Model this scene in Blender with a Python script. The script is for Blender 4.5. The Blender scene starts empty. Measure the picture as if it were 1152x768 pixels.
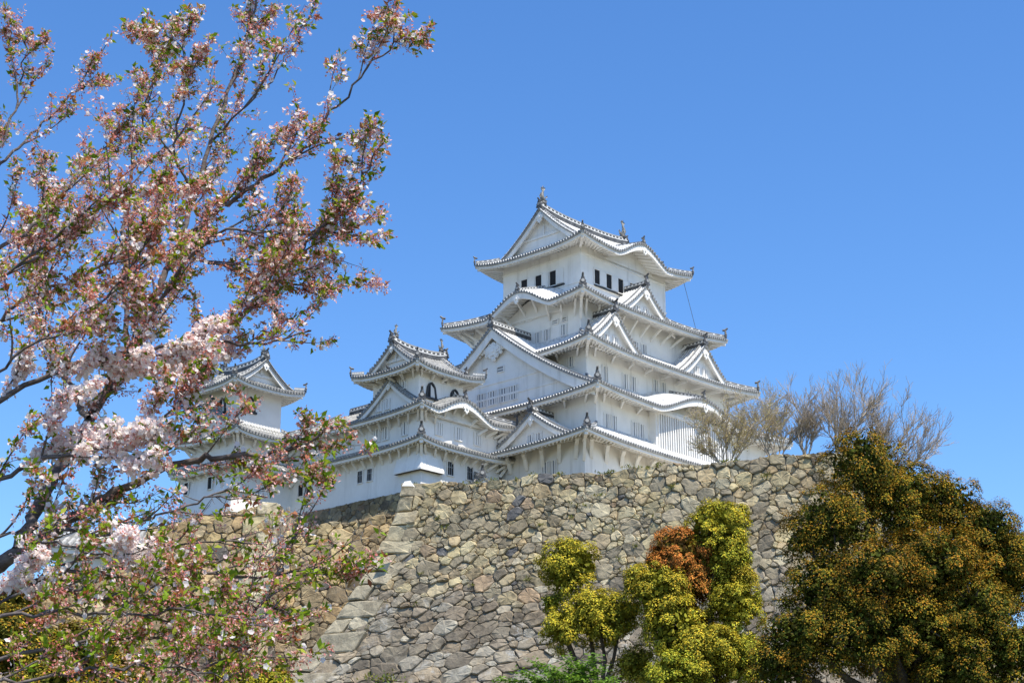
import bpy, math, random
import numpy as np
from mathutils import Vector
R_ = math.radians
sc = bpy.context.scene
COL = sc.collection
rnd = random.Random(7)

# ------------------------------------------------------------ camera, sky, sun, exposure
CAM_H = 1.6
FPX = 1927.0
PITCH = 17.893
cam = bpy.data.cameras.new('camera')
cam.sensor_width = 36.0
cam.lens = FPX / 1152 * 36.0
cam.clip_start = 0.1
cam.clip_end = 5000
camo = bpy.data.objects.new('camera', cam)
COL.objects.link(camo)
camo.location = (0, 0, CAM_H)
camo.rotation_euler = (R_(90 + PITCH), 0, 0)
sc.camera = camo

SUN_AZ, SUN_EL = 138.0, 63.0          # azimuth from +Y towards +X
world = bpy.data.worlds.new('World')
sc.world = world
world.use_nodes = True
wn = world.node_tree.nodes
bg = wn['Background']
sky = wn.new('ShaderNodeTexSky')
sky.sky_type = 'NISHITA'
sky.sun_disc = False
sky.sun_elevation = R_(SUN_EL)
sky.sun_rotation = R_(SUN_AZ)
sky.altitude = 0
sky.air_density = 1.0
sky.dust_density = 0.25
sky.ozone_density = 5.0
hs = wn.new('ShaderNodeHueSaturation')
hs.inputs['Saturation'].default_value = 1.2
hs.inputs['Hue'].default_value = 0.505
hs.inputs['Value'].default_value = 1.04
world.node_tree.links.new(sky.outputs[0], hs.inputs['Color'])
world.node_tree.links.new(hs.outputs[0], bg.inputs[0])
bg.inputs[1].default_value = 0.145

sun = bpy.data.lights.new('sun', 'SUN')
sun.energy = 4.8
sun.angle = R_(0.5)
sun.color = (1.0, 0.94, 0.83)
suno = bpy.data.objects.new('sun', sun)
COL.objects.link(suno)
sd = Vector((math.sin(R_(SUN_AZ)) * math.cos(R_(SUN_EL)), math.cos(R_(SUN_AZ)) * math.cos(R_(SUN_EL)), math.sin(R_(SUN_EL))))
suno.rotation_euler = sd.to_track_quat('Z', 'Y').to_euler()
suno.location = sd * 400

sc.view_settings.view_transform = 'Standard'
sc.view_settings.look = 'None'
sc.view_settings.exposure = 0.55
sc.view_settings.gamma = 1
sc.view_settings.use_curve_mapping = False

# ------------------------------------------------------------ picture rays -> places in the world
CT, ST = math.cos(R_(PITCH)), math.sin(R_(PITCH))
def ray(px, py):
    a = (px - 576) / FPX; b = (384 - py) / FPX
    return np.array([a, CT - b * ST, ST + b * CT])
def at(px, py, Y):
    d = ray(px, py)
    return np.array([0, 0, CAM_H]) + d * (Y / d[1])
def atz(px, py, z):
    d = ray(px, py)
    return np.array([0, 0, CAM_H]) + d * ((z - CAM_H) / d[2])

# ------------------------------------------------------------ materials
def new_mat(name):
    m = bpy.data.materials.new(name)
    m.use_nodes = True
    nt = m.node_tree
    return m, nt, nt.nodes['Principled BSDF']
def N(nt, t, **kw):
    n = nt.nodes.new(t)
    for k, v in kw.items():
        if k in n.inputs.keys() if hasattr(n.inputs, 'keys') else False:
            n.inputs[k].default_value = v
        else:
            setattr(n, k, v)
    return n
def ramp(nt, stops):
    r = nt.nodes.new('ShaderNodeValToRGB')
    e = r.color_ramp.elements
    while len(e) < len(stops): e.new(0.5)
    for el, (p, c) in zip(e, stops):
        el.position = p
        el.color = (c[0], c[1], c[2], 1) if not isinstance(c, (int, float)) else (c, c, c, 1)
    return r
def mixc(nt, fac, a, b, mode='MIX'):
    n = nt.nodes.new('ShaderNodeMix')
    n.data_type = 'RGBA'; n.blend_type = mode
    L = nt.links
    if hasattr(fac, 'links'): L.new(fac, n.inputs[0])
    else: n.inputs[0].default_value = fac
    for s, i in ((a, 6), (b, 7)):
        if hasattr(s, 'links'): L.new(s, n.inputs[i])
        else: n.inputs[i].default_value = (s[0], s[1], s[2], 1)
    return n.outputs[2]
def noise(nt, scale, detail=4, vec=None, rough=0.6):
    n = nt.nodes.new('ShaderNodeTexNoise')
    n.inputs['Scale'].default_value = scale
    n.inputs['Detail'].default_value = detail
    n.inputs['Roughness'].default_value = rough
    if vec is not None: nt.links.new(vec, n.inputs['Vector'])
    return n
def objco(nt, scale=None):
    t = nt.nodes.new('ShaderNodeTexCoord')
    if scale is None: return t.outputs['Object']
    mp = nt.nodes.new('ShaderNodeMapping')
    mp.inputs['Scale'].default_value = scale
    nt.links.new(t.outputs['Object'], mp.inputs['Vector'])
    return mp.outputs['Vector']
def bump(nt, bs, h, strength, dist):
    b = nt.nodes.new('ShaderNodeBump')
    b.inputs['Strength'].default_value = strength
    b.inputs['Distance'].default_value = dist
    nt.links.new(h, b.inputs['Height'])
    nt.links.new(b.outputs['Normal'], bs.inputs['Normal'])

def mat_noise(name, c1, c2, scale, rough=0.8, bstr=0.2, bd=0.02, stretch=None, lo=0.35, hi=0.7):
    m, nt, bs = new_mat(name)
    co = objco(nt, stretch)
    n = noise(nt, scale, 5, co)
    r = ramp(nt, [(lo, c1), (hi, c2)])
    nt.links.new(n.outputs['Fac'], r.inputs[0])
    nt.links.new(r.outputs[0], bs.inputs['Base Color'])
    bs.inputs['Roughness'].default_value = rough
    n2 = noise(nt, scale * 6, 4, co)
    bump(nt, bs, n2.outputs['Fac'], bstr, bd)
    return m

def mat_plaster():
    m, nt, bs = new_mat('white_plaster')
    co = objco(nt)
    n = noise(nt, 0.5, 5, co)
    r = ramp(nt, [(0.3, (0.76, 0.735, 0.69)), (0.65, (0.84, 0.815, 0.77))])
    nt.links.new(n.outputs['Fac'], r.inputs[0])
    # faint rain streaks running down the lime plaster
    s = noise(nt, 1.0, 4, objco(nt, (1.3, 1.3, 0.14)))
    r2 = ramp(nt, [(0.54, (1, 1, 1)), (0.78, (0.76, 0.75, 0.73))])
    nt.links.new(s.outputs['Fac'], r2.inputs[0])
    c = mixc(nt, 1.0, r.outputs[0], r2.outputs[0], 'MULTIPLY')
    nt.links.new(c, bs.inputs['Base Color'])
    bs.inputs['Roughness'].default_value = 0.85
    n2 = noise(nt, 6, 4, co)
    bump(nt, bs, n2.outputs['Fac'], 0.12, 0.03)
    return m
M = {}
M['plaster'] = mat_plaster()
M['tile'] = mat_noise('grey_tile', (0.24, 0.24, 0.235), (0.40, 0.395, 0.38), 1.1, 0.7)
M['roll'] = mat_noise('plastered_tile_roll', (0.34, 0.335, 0.325), (0.74, 0.73, 0.70), 2.6, 0.75, lo=0.3, hi=0.55)
M['dark'] = mat_noise('dark_tile', (0.04, 0.04, 0.042), (0.13, 0.13, 0.128), 2.0, 0.6)
M['disc'] = mat_noise('eave_tile_end', (0.11, 0.11, 0.11), (0.28, 0.28, 0.27), 2.5, 0.6)
M['dash'] = mat_noise('joint_plaster', (0.6, 0.6, 0.58), (0.78, 0.77, 0.75), 2.0, 0.8)
M['otile'] = mat_noise('weathered_tile', (0.12, 0.12, 0.115), (0.22, 0.215, 0.20), 1.3, 0.75)
M['oroll'] = mat_noise('weathered_tile_roll', (0.16, 0.16, 0.15), (0.42, 0.41, 0.38), 2.6, 0.8, lo=0.3, hi=0.62)
M['void'] = mat_noise('dark_interior', (0.012, 0.012, 0.013), (0.022, 0.022, 0.024), 2.0, 0.9)
M['grille'] = mat_noise('shaded_grille', (0.20, 0.21, 0.22), (0.30, 0.31, 0.32), 2.0, 0.8)
M['lacquer'] = mat_noise('black_lacquer', (0.02, 0.02, 0.02), (0.04, 0.038, 0.035), 2.0, 0.5)
M['bronze'] = mat_noise('fish_tile', (0.10, 0.105, 0.10), (0.30, 0.29, 0.26), 3.0, 0.6)

def mat_stone():
    m, nt, bs = new_mat('wall_stone')
    a = nt.nodes.new('ShaderNodeVertexColor'); a.layer_name = 'col'
    co = objco(nt)
    n = noise(nt, 1.6, 8, co, 0.7)
    r = ramp(nt, [(0.28, (0.42, 0.40, 0.36)), (0.5, (1.04, 1.02, 0.97)), (0.76, (1.52, 1.46, 1.30))])
    nt.links.new(n.outputs['Fac'], r.inputs[0])
    c = mixc(nt, 1.0, a.outputs['Color'], r.outputs[0], 'MULTIPLY')
    # pale lichen
    n2 = noise(nt, 0.55, 6, co, 0.75)
    r2 = ramp(nt, [(0.55, 0.0), (0.64, 1.0)])
    nt.links.new(n2.outputs['Fac'], r2.inputs[0])
    n3 = noise(nt, 5, 5, co, 0.7)
    r3 = ramp(nt, [(0.42, 0.0), (0.6, 0.75)])
    nt.links.new(n3.outputs['Fac'], r3.inputs[0])
    ml = nt.nodes.new('ShaderNodeMath'); ml.operation = 'MULTIPLY'
    nt.links.new(r2.outputs[0], ml.inputs[0]); nt.links.new(r3.outputs[0], ml.inputs[1])
    ml2 = nt.nodes.new('ShaderNodeMath'); ml2.operation = 'MULTIPLY'
    nt.links.new(ml.outputs[0], ml2.inputs[0]); nt.links.new(a.outputs['Alpha'], ml2.inputs[1])
    c = mixc(nt, ml2.outputs[0], c, (0.52, 0.51, 0.47))
    # dark damp blotches
    n4 = noise(nt, 0.9, 5, co, 0.7)
    r4 = ramp(nt, [(0.3, (0.62, 0.6, 0.58)), (0.46, (1, 1, 1))])
    nt.links.new(n4.outputs['Fac'], r4.inputs[0])
    c = mixc(nt, 0.8, c, r4.outputs[0], 'MULTIPLY')
    # broad old water stains
    n6 = noise(nt, 0.22, 5, co, 0.65)
    r6 = ramp(nt, [(0.42, (0.70, 0.66, 0.62)), (0.56, (1, 1, 1))])
    nt.links.new(n6.outputs['Fac'], r6.inputs[0])
    c = mixc(nt, 0.85, c, r6.outputs[0], 'MULTIPLY')
    nt.links.new(c, bs.inputs['Base Color'])
    bs.inputs['Roughness'].default_value = 0.92
    n5 = noise(nt, 4.5, 9, co, 0.72)
    bump(nt, bs, n5.outputs['Fac'], 0.7, 0.09)
    return m
M['stone'] = mat_stone()
M['joint'] = mat_noise('stone_joint', (0.09, 0.08, 0.06), (0.24, 0.21, 0.16), 3.0, 0.95, 0.6, 0.05)
M['soil'] = mat_noise('soil_and_grass', (0.05, 0.055, 0.022), (0.11, 0.095, 0.055), 0.6, 0.95, 0.5, 0.05)
M['bark'] = mat_noise('cherry_bark', (0.06, 0.045, 0.04), (0.20, 0.165, 0.15), 9, 0.85, 0.6, 0.01, (1, 1, 3))
M['gravel'] = mat_noise('pale_gravel', (0.42, 0.38, 0.30), (0.54, 0.49, 0.39), 1.0, 0.95)
M['twig'] = mat_noise('bare_twig', (0.32, 0.26, 0.19), (0.48, 0.40, 0.31), 6, 0.85)
M['trunk'] = mat_noise('garden_tree_bark', (0.05, 0.04, 0.03), (0.13, 0.105, 0.08), 6, 0.9, 0.6, 0.02)

def mat_leaf(name, trans=0.3, rough=0.55, tint=(1.0, 1.0, 0.6), spec=0.08):
    m, nt, bs = new_mat(name)
    a = nt.nodes.new('ShaderNodeVertexColor'); a.layer_name = 'col'
    nt.links.new(a.outputs['Color'], bs.inputs['Base Color'])
    bs.inputs['Roughness'].default_value = rough
    if 'Specular IOR Level' in bs.inputs: bs.inputs['Specular IOR Level'].default_value = spec
    tr = nt.nodes.new('ShaderNodeBsdfTranslucent')
    c = mixc(nt, 1.0, a.outputs['Color'], tint, 'MULTIPLY')
    nt.links.new(c, tr.inputs['Color'])
    mx = nt.nodes.new('ShaderNodeMixShader')
    mx.inputs[0].default_value = trans
    nt.links.new(bs.outputs[0], mx.inputs[1]); nt.links.new(tr.outputs[0], mx.inputs[2])
    nt.links.new(mx.outputs[0], nt.nodes['Material Output'].inputs['Surface'])
    return m
M['leaf'] = mat_leaf('leaf', 0.4, 0.5, (1.0, 1.0, 0.55))
M['petal'] = mat_leaf('petal', 0.55, 0.8, (1, 0.98, 0.97))
M['needle'] = mat_leaf('shrub_leaf', 0.12, 0.8, (1.0, 1.0, 0.6))

# ------------------------------------------------------------ mesh helpers
def setp(o, label=None, cat=None, group=None, kind=None):
    if label: o['label'] = label
    if cat: o['category'] = cat
    if group: o['group'] = group
    if kind: o['kind'] = kind
    return o
def empty(name, loc, rz=0.0):
    o = bpy.data.objects.new(name, None)
    o.empty_display_size = 0.5
    COL.objects.link(o)
    o.location = loc; o.rotation_euler = (0, 0, rz)
    return o

OFF = np.zeros(3)       # base point of the thing being built, in the frame its vertices are given in
class MB:
    def __init__(s):
        s.v = []; s.f = []; s.m = []; s.mats = []
    def mi(s, name):
        if name not in s.mats: s.mats.append(name)
        return s.mats.index(name)
    def add(s, vs, fs, mat):
        b = len(s.v); k = s.mi(mat)
        s.v.extend(vs)
        for f in fs:
            s.f.append([b + i for i in f]); s.m.append(k)
    def quad(s, a, b, c, d, mat): s.add([a, b, c, d], [(0, 1, 2, 3)], mat)
    def grid(s, P, mat):            # P[i][j] points
        n = len(P); m = len(P[0])
        vs = [p for row in P for p in row]
        fs = [(i * m + j, i * m + j + 1, (i + 1) * m + j + 1, (i + 1) * m + j) for i in range(n - 1) for j in range(m - 1)]
        s.add(vs, fs, mat)
    def hexa(s, p, mat):            # 8 points: bottom 4, top 4
        s.add(p, [(0, 3, 2, 1), (4, 5, 6, 7), (0, 1, 5, 4), (1, 2, 6, 5), (2, 3, 7, 6), (3, 0, 4, 7)], mat)
    def box(s, x0, x1, y0, y1, z0, z1, mat):
        s.hexa([(x0, y0, z0), (x1, y0, z0), (x1, y1, z0), (x0, y1, z0), (x0, y0, z1), (x1, y0, z1), (x1, y1, z1), (x0, y1, z1)], mat)
    def bar(s, p, q, w, h, mat, up=(0, 0, 1)):
        p = np.array(p, float); q = np.array(q, float)
        d = q - p; d /= (np.linalg.norm(d) + 1e-9)
        e = np.cross(d, up); ne = np.linalg.norm(e)
        e = e / ne if ne > 1e-6 else np.array([1.0, 0, 0])
        n = np.cross(e, d)
        e = e * w / 2; n = n * h / 2
        s.hexa([tuple(x) for x in (p - e - n, p + e - n, q + e - n, q - e - n, p - e + n, p + e + n, q + e + n, q - e + n)], mat)
    def tube(s, pts, rad, mat, n=5, cap=True):
        pts = [np.array(p, float) for p in pts]
        if not hasattr(rad, '__len__'): rad = [rad] * len(pts)
        ring = []
        ref = None
        for i, p in enumerate(pts):
            d = pts[min(i + 1, len(pts) - 1)] - pts[max(i - 1, 0)]
            d = d / (np.linalg.norm(d) + 1e-9)
            if ref is None:
                ref = np.cross(d, (0, 0, 1)) if abs(d[2]) < 0.9 else np.cross(d, (1, 0, 0))
            a = ref - d * (ref @ d); a /= (np.linalg.norm(a) + 1e-9); ref = a
            b = np.cross(d, a)
            ring.append([p + rad[i] * (a * math.cos(2 * math.pi * k / n) + b * math.sin(2 * math.pi * k / n)) for k in range(n)])
        vs = [tuple(q) for r in ring for q in r]
        fs = [(i * n + k, i * n + (k + 1) % n, (i + 1) * n + (k + 1) % n, (i + 1) * n + k) for i in range(len(pts) - 1) for k in range(n)]
        if cap:
            fs.append(tuple(range(n - 1, -1, -1))); fs.append(tuple((len(pts) - 1) * n + k for k in range(n)))
        s.add(vs, fs, mat)
    def disc(s, c, nrm, e, r, th, mat, n=7):      # short cylinder facing nrm
        c = np.array(c, float); nrm = np.array(nrm, float); e = np.array(e, float)
        g = np.cross(nrm, e)
        A = [tuple(c + r * (e * math.cos(2 * math.pi * k / n) + g * math.sin(2 * math.pi * k / n))) for k in range(n)]
        B = [tuple(np.array(p) + nrm * th) for p in A]
        s.add(A + B, [tuple(range(n, 2 * n))] + [(k, (k + 1) % n, n + (k + 1) % n, n + k) for k in range(n)], mat)
    def plate(s, outline, origin, ex, ey, ez, th, mat):   # extruded outline; outline in (ex, ez), thickness along ey
        o = np.array(origin, float); ex = np.array(ex, float); ey = np.array(ey, float); ez = np.array(ez, float)
        A = [tuple(o + ex * x + ez * z) for x, z in outline]
        B = [tuple(np.array(p) + ey * th) for p in A]
        n = len(outline)
        s.add(A + B, [tuple(range(n)), tuple(range(2 * n - 1, n - 1, -1))] + [(k, (k + 1) % n, n + (k + 1) % n, n + k) for k in range(n)], mat)
    def build(s, name, parent=None, smooth=False, off=None):
        off = OFF if off is None else off
        me = bpy.data.meshes.new(name)
        v = np.array(s.v, float) - np.array(off)
        me.from_pydata(v.tolist(), [], s.f)
        for m in s.mats: me.materials.append(M[m])
        me.polygons.foreach_set('material_index', s.m)
        if smooth: me.polygons.foreach_set('use_smooth', [True] * len(me.polygons))
        me.validate(); me.update()
        o = bpy.data.objects.new(name, me)
        COL.objects.link(o)
        if parent is not None: o.parent = parent
        return o

def fast_mesh(name, V, nper, matname, colors=None, parent=None, smooth=False, off=(0, 0, 0)):
    """V: (N, nper, 3) separate n-gons; colors (N, 4)"""
    Nn = V.shape[0]
    me = bpy.data.meshes.new(name)
    me.vertices.add(Nn * nper)
    me.vertices.foreach_set('co', (V.reshape(-1, 3) - np.array(off)).astype(np.float32).ravel())
    me.loops.add(Nn * nper)
    me.loops.foreach_set('vertex_index', np.arange(Nn * nper, dtype=np.int32))
    me.polygons.add(Nn)
    me.polygons.foreach_set('loop_start', np.arange(0, Nn * nper, nper, dtype=np.int32))
    try: me.polygons.foreach_set('loop_total', np.full(Nn, nper, dtype=np.int32))
    except Exception: pass
    if colors is not None:
        at_ = me.color_attributes.new('col', 'FLOAT_COLOR', 'POINT')
        at_.data.foreach_set('color', np.repeat(colors, nper, axis=0).astype(np.float32).ravel())
    me.materials.append(M[matname])
    me.update(); me.validate()
    o = bpy.data.objects.new(name, me)
    COL.objects.link(o)
    if parent is not None: o.parent = parent
    return o

# ------------------------------------------------------------ the ground and the hill
CX, CY = 8.586, 190.0
AZU = R_(42.9)
U = np.array([math.sin(AZU), math.cos(AZU)]); W_ = np.array([-math.cos(AZU), math.sin(AZU)])
CASTLE_RZ = math.pi / 2 - AZU
def L2W(x, y, z):
    return np.array([CX + U[0] * x + W_[0] * y, CY + U[1] * x + W_[1] * y, z])

WZ = 24.5
WA = atz(452, 548, WZ); WB = atz(992, 503.5, WZ)      # top edge of the great wall
wd = (WB - WA); WLEN = float(np.linalg.norm(wd)); wd /= WLEN
wn_ = np.array([wd[1], -wd[0], 0.0])                    # towards the viewer
def smooth(t): t = np.clip(t, 0, 1); return t * t * (3 - 2 * t)
def ground_z(x, y):
    d = (x - WA[0]) * wn_[0] + (y - WA[1]) * wn_[1]     # distance in front of the wall line
    front = 9.5 * smooth((75 - d) / 68.0)
    back = np.where(d < -7, 23.6, 9.5)
    uu = (x - WA[0]) * wd[0] + (y - WA[1]) * wd[1]
    right = smooth((WLEN - .5 - uu) / 3.0) * smooth((uu + 25) / 4.0)
    back = 15.0 + (back - 15.0) * right
    back = np.where(uu < -8, np.minimum(back, 20.3 * smooth((uu + 44) / 12.0) + 3.3 * smooth((uu + 15) / 3.0)), back)
    front = np.where(uu < -25, front * .75, front)
    z = np.where(d > -7, front, back)
    # the castle mound behind
    far = 31 * smooth((62 - np.hypot(x + 4, y - 190)) / 26.0)
    z = np.where(d < -14, np.maximum(z * smooth((110 + d) / 60.), far), z)
    fade = smooth((np.hypot(x - 5, y - 190) - 160) / 200.0)
    return z * (1 - fade)
def make_ground():
    xs = np.concatenate([np.linspace(-1500, -160, 12), np.linspace(-150, 150, 101), np.linspace(160, 1500, 12)])
    ys = np.concatenate([np.linspace(-300, -10, 10), np.linspace(-6, 260, 134), np.linspace(270, 1500, 20)])
    X, Y = np.meshgrid(xs, ys)
    Z = ground_z(X, Y)
    b = MB()
    b.grid([[(X[i, j], Y[i, j], Z[i, j]) for j in range(len(xs))] for i in range(len(ys))], 'soil')
    setp(b.build('ground', None, True), kind='structure')
make_ground()

# ------------------------------------------------------------ castle: roof sides, gables, walls
class Side:
    """one side of a rectangular tier: x to the right seen from outside, d inwards from the eave"""
    def __init__(s, cx, cy, a, b, which):
        s.which = which
        ex = {'S': (1, 0), 'W': (0, -1), 'N': (-1, 0), 'E': (0, 1)}[which]
        inn = {'S': (0, 1), 'W': (1, 0), 'N': (0, -1), 'E': (-1, 0)}[which]
        s.e = np.array([ex[0], ex[1], 0.0]); s.n = np.array([inn[0], inn[1], 0.0])
        s.A = a if which in 'SN' else b
        D = b if which in 'SN' else a
        s.o = np.array([cx, cy, 0.0]) - s.n * D
    def P(s, x, d, z): 
        p = s.o + s.e * x + s.n * d
        return (p[0], p[1], z)

ROLL = 0.40
def roof_side(mb, sd, lim, zf, Dm, ze, ov, rolls='roll', sheet='tile', soff=True, nx=46, nd=8, brack=2.0, wallA=None, noeave=False, bz=None, rise_soff=0.28, brackets=True, bl=1.5, curve_b=0.25, bsz=.2):
    """lim(d): half length at depth d; zf(x,d): height of the tile surface; bz(x): karahafu lift of the eave"""
    A = sd.A
    ds = [Dm * i / nd for i in range(nd + 1)]
    mb.grid([[sd.P(lim(d) * (2 * j / nx - 1), d, zf(lim(d) * (2 * j / nx - 1), d)) for j in range(nx + 1)] for d in ds], sheet)
    # rows of round tiles
    n = max(2, int(2 * A / ROLL)); 
    r = 0.12
    for i in range(n + 1):
        x = -A + 0.12 + (2 * A - 0.24) * i / n
        # depth at which this row meets the hip
        dend = Dm
        if abs(x) > lim(Dm):
            lo, hi = 0.0, Dm
            for _ in range(14):
                mid = (lo + hi) / 2
                if lim(mid) > abs(x): lo = mid
                else: hi = mid
            dend = lo
        if dend < 0.25: continue
        k = max(2, int(nd * dend / Dm) + 1)
        rows = []
        for j in range(k + 1):
            d = dend * j / k - (0.03 if j == 0 else 0)
            rows.append([sd.P(x + o_, d, zf(x + o_, max(d, 0)) + h_) for o_, h_ in ((-r, -0.01), (-r * 0.65, r * 0.85), (r * 0.65, r * 0.85), (r, -0.01))])
        mb.grid(rows, rolls)
        if not noeave:
            z = zf(x, 0)
            mb.disc(sd.P(x, -0.03, z + 0.03), -sd.n, sd.e, 0.13, 0.06, 'disc')
    if noeave: return
    xs = [A * (2 * j / nx - 1) for j in range(nx + 1)]
    mb.grid([[sd.P(x, 0, zf(x, 0) + 0.03) for x in xs], [sd.P(x, 0, zf(x, 0) - 0.17) for x in xs], [sd.P(x, 0.14, zf(x, 0) - 0.18) for x in xs]], 'tile')
    mb.grid([[sd.P(x, 0.14, zf(x, 0) - 0.17) for x in xs], [sd.P(x, 0.14, zf(x, 0) - 0.44) for x in xs], [sd.P(x, 0.34, zf(x, 0) - 0.45) for x in xs], [sd.P(x, 0.34, zf(x, 0) - 0.36) for x in xs]], 'plaster')
    if not soff: return
    wA = wallA if wallA else A - ov
    def zs(x, t):       # soffit height, t=0 eave, 1 wall
        ke = (zf(x, 0) - ze)
        lift = bz(x) if bz else 0.0
        return (ze - 0.40) + (ke - lift) * (1 - 0.65 * t) + lift * (1 - 0.12 * t) + rise_soff * ov * t
    def sp(x, t, dz=0.0):
        xx = x * (1 - t) + x * wA / A * t
        return sd.P(xx, 0.3 + (ov + 0.05 - 0.3) * t, zs(x, t) + dz)
    mb.grid([[sp(x, 0) for x in xs], [sp(x, 0.5) for x in xs], [sp(x, 1) for x in xs]], 'plaster')
    nr = int(2 * A / 0.52)
    for i in range(1, nr):
        x = -A + 2 * A * i / nr
        p0 = np.array(sp(x - 0.09, 0, 0.0)); p1 = np.array(sp(x + 0.09, 0, 0.0)); q0 = np.array(sp(x - 0.09, 1, 0.0)); q1 = np.array(sp(x + 0.09, 1, 0.0))
        dz = np.array([0, 0, -0.15])
        mb.add([tuple(p0), tuple(p1), tuple(q1), tuple(q0), tuple(p0 + dz), tuple(p1 + dz), tuple(q1 + dz), tuple(q0 + dz)],
               [(0, 1, 5, 4), (4, 5, 6, 7), (0, 4, 7, 3), (1, 2, 6, 5)], 'plaster')
    if brackets:
        nb = max(2, int(round(2 * wA / brack)))
        for i in range(nb):
            x = -wA + (2 * wA) * (i + .5) / nb
            xe = x * A / wA
            t = min(0.72, 1.6 / ov)
            top = np.array(sp(xe, 1 - t, -0.2)); foot = np.array(sd.P(x, ov + 0.02, zs(xe, 1) - bl))
            mid = foot * .5 + top * .5; mid[2] += curve_b * .22
            for p, q in ((foot, mid), (mid, top)):
                mb.bar(p, q, bsz, bsz * 1.25, 'plaster')
        mb.bar(sp(-A + 0.6, 0.62, -0.2), sp(A - 0.6, 0.62, -0.2), 0.2, 0.24, 'plaster') if not bz else None

def hip_and_ridge(mb, pts, w=0.42, h=0.42, dash=True, mat='dark'):
    """tile ridge along a polyline: dark courses with white plaster joints and a white-dotted crest"""
    pts = [np.array(p, float) for p in pts]
    L = 0
    for p, q in zip(pts[:-1], pts[1:]):
        d = q - p; l = np.linalg.norm(d)
        if l < 1e-6: continue
        up = np.array([0, 0, 1.0])
        e = np.cross(d, up); e /= (np.linalg.norm(e) + 1e-9)
        for z0, z1, ww, m in ((-0.15, h * 0.40, w, mat if h >= .48 else 'tile'), (h * 0.40, h * 0.52, w + 0.07, 'dash'), (h * 0.52, h * 0.86, w * 0.9, mat), (h * 0.86, h * 1.12, w * 0.62, 'tile')):
            a = e * ww / 2
            mb.hexa([tuple(x) for x in (p - a + up * z0, p + a + up * z0, q + a + up * z0, q - a + up * z0, p - a + up * z1, p + a + up * z1, q + a + up * z1, q - a + up * z1)], m)
        if dash:
            k = max(1, int(l / 0.5))
            for i in range(k):
                c = p + d * ((i + 0.5) / k)
                dd = d / l * 0.11
                for sgn in (-1, 1):
                    c2 = c + e * sgn * (w * 0.45 + 0.015)
                    mb.bar(c2 - dd + up * h * 0.7, c2 + dd + up * h * 0.7, 0.05, h * 0.22, 'dash')

ONI = [(-.34, 0), (-.42, .12), (-.30, .22), (-.33, .42), (-.2, .58), (-.16, .8), (0, .98), (.16, .8), (.2, .58), (.33, .42), (.30, .22), (.42, .12), (.34, 0)]
def oni(mb, p, out, s=1.0):
    """ogre tile closing a ridge, with the round crest tile sticking out above it"""
    out = np.array(out, float); out[2] = 0; out /= np.linalg.norm(out)
    e = np.cross(out, (0, 0, 1.0))
    p = np.array(p, float)
    mb.plate([(x * s, z * s) for x, z in ONI], p + out * 0.05, e, out, np.array([0, 0, 1.0]), 0.16 * s, 'dark')
    mb.disc(p + out * (0.05 + 0.16 * s) + np.array([0, 0, 0.42 * s]), out, e, 0.17 * s, 0.06, 'tile', 8)
    t0 = p + np.array([0, 0, 0.92 * s]) - out * 0.2
    mb.tube([t0, t0 + out * 0.3 * s + np.array([0, 0, 0.06 * s]), t0 + out * 0.55 * s + np.array([0, 0, 0.26 * s])], [0.12 * s, 0.12 * s, 0.10 * s], 'dark', 6)

def shachi(p, out, s=1.0):
    """fish-shaped ridge-end: head down on the ridge, tail flung up"""
    mb = MB()
    out = np.array(out, float); out[2] = 0; out /= np.linalg.norm(out)
    e = np.cross(out, (0, 0, 1.0)); up = np.array([0, 0, 1.0]); p = np.array(p, float)
    def q(a, z, w=0): return p + out * a * s + up * z * s + e * w * s
    mb.box(p[0] - .3 * s, p[0] + .3 * s, p[1] - .3 * s, p[1] + .3 * s, p[2] - .2, p[2] + .22 * s, 'dark')
    mb.tube([q(-.42, .35), q(-.25, .36), q(.0, .45), q(.17, .72), q(.18, 1.05), q(.08, 1.35), q(-.02, 1.6), q(.02, 1.8)],
            [.12 * s, .24 * s, .30 * s, .27 * s, .21 * s, .15 * s, .10 * s, .05 * s], 'bronze', 8)
    mb.plate([(-.02, 1.5), (-.34, 1.9), (-.30, 2.12), (-.08, 1.92), (.02, 2.25), (.14, 1.9), (.36, 1.98), (.30, 1.72), (.08, 1.5)], p - e * .05 * s, out * s, e * s, up * s, .1, 'bronze')
    mb.plate([(.34, .6), (.62, .8), (.56, 1.0), (.38, .92), (.5, 1.2), (.30, 1.16), (.2, 1.3), (.2, .8)], p - e * .03 * s, out * s, e * s, up * s, .06, 'bronze')
    for sg in (-1, 1):
        mb.plate([(-.05, .55), (-.4, .75), (-.36, 1.0), (-.1, .8)], p + e * sg * .27 * s, out * s, e * s * sg, up * s, .07, 'bronze')
    mb.plate([(-.42, .25), (-.62, .4), (-.5, .5), (-.35, .5)], p - e * .12 * s, out * s, e * s, up * s, .24, 'bronze')
    return mb

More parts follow.
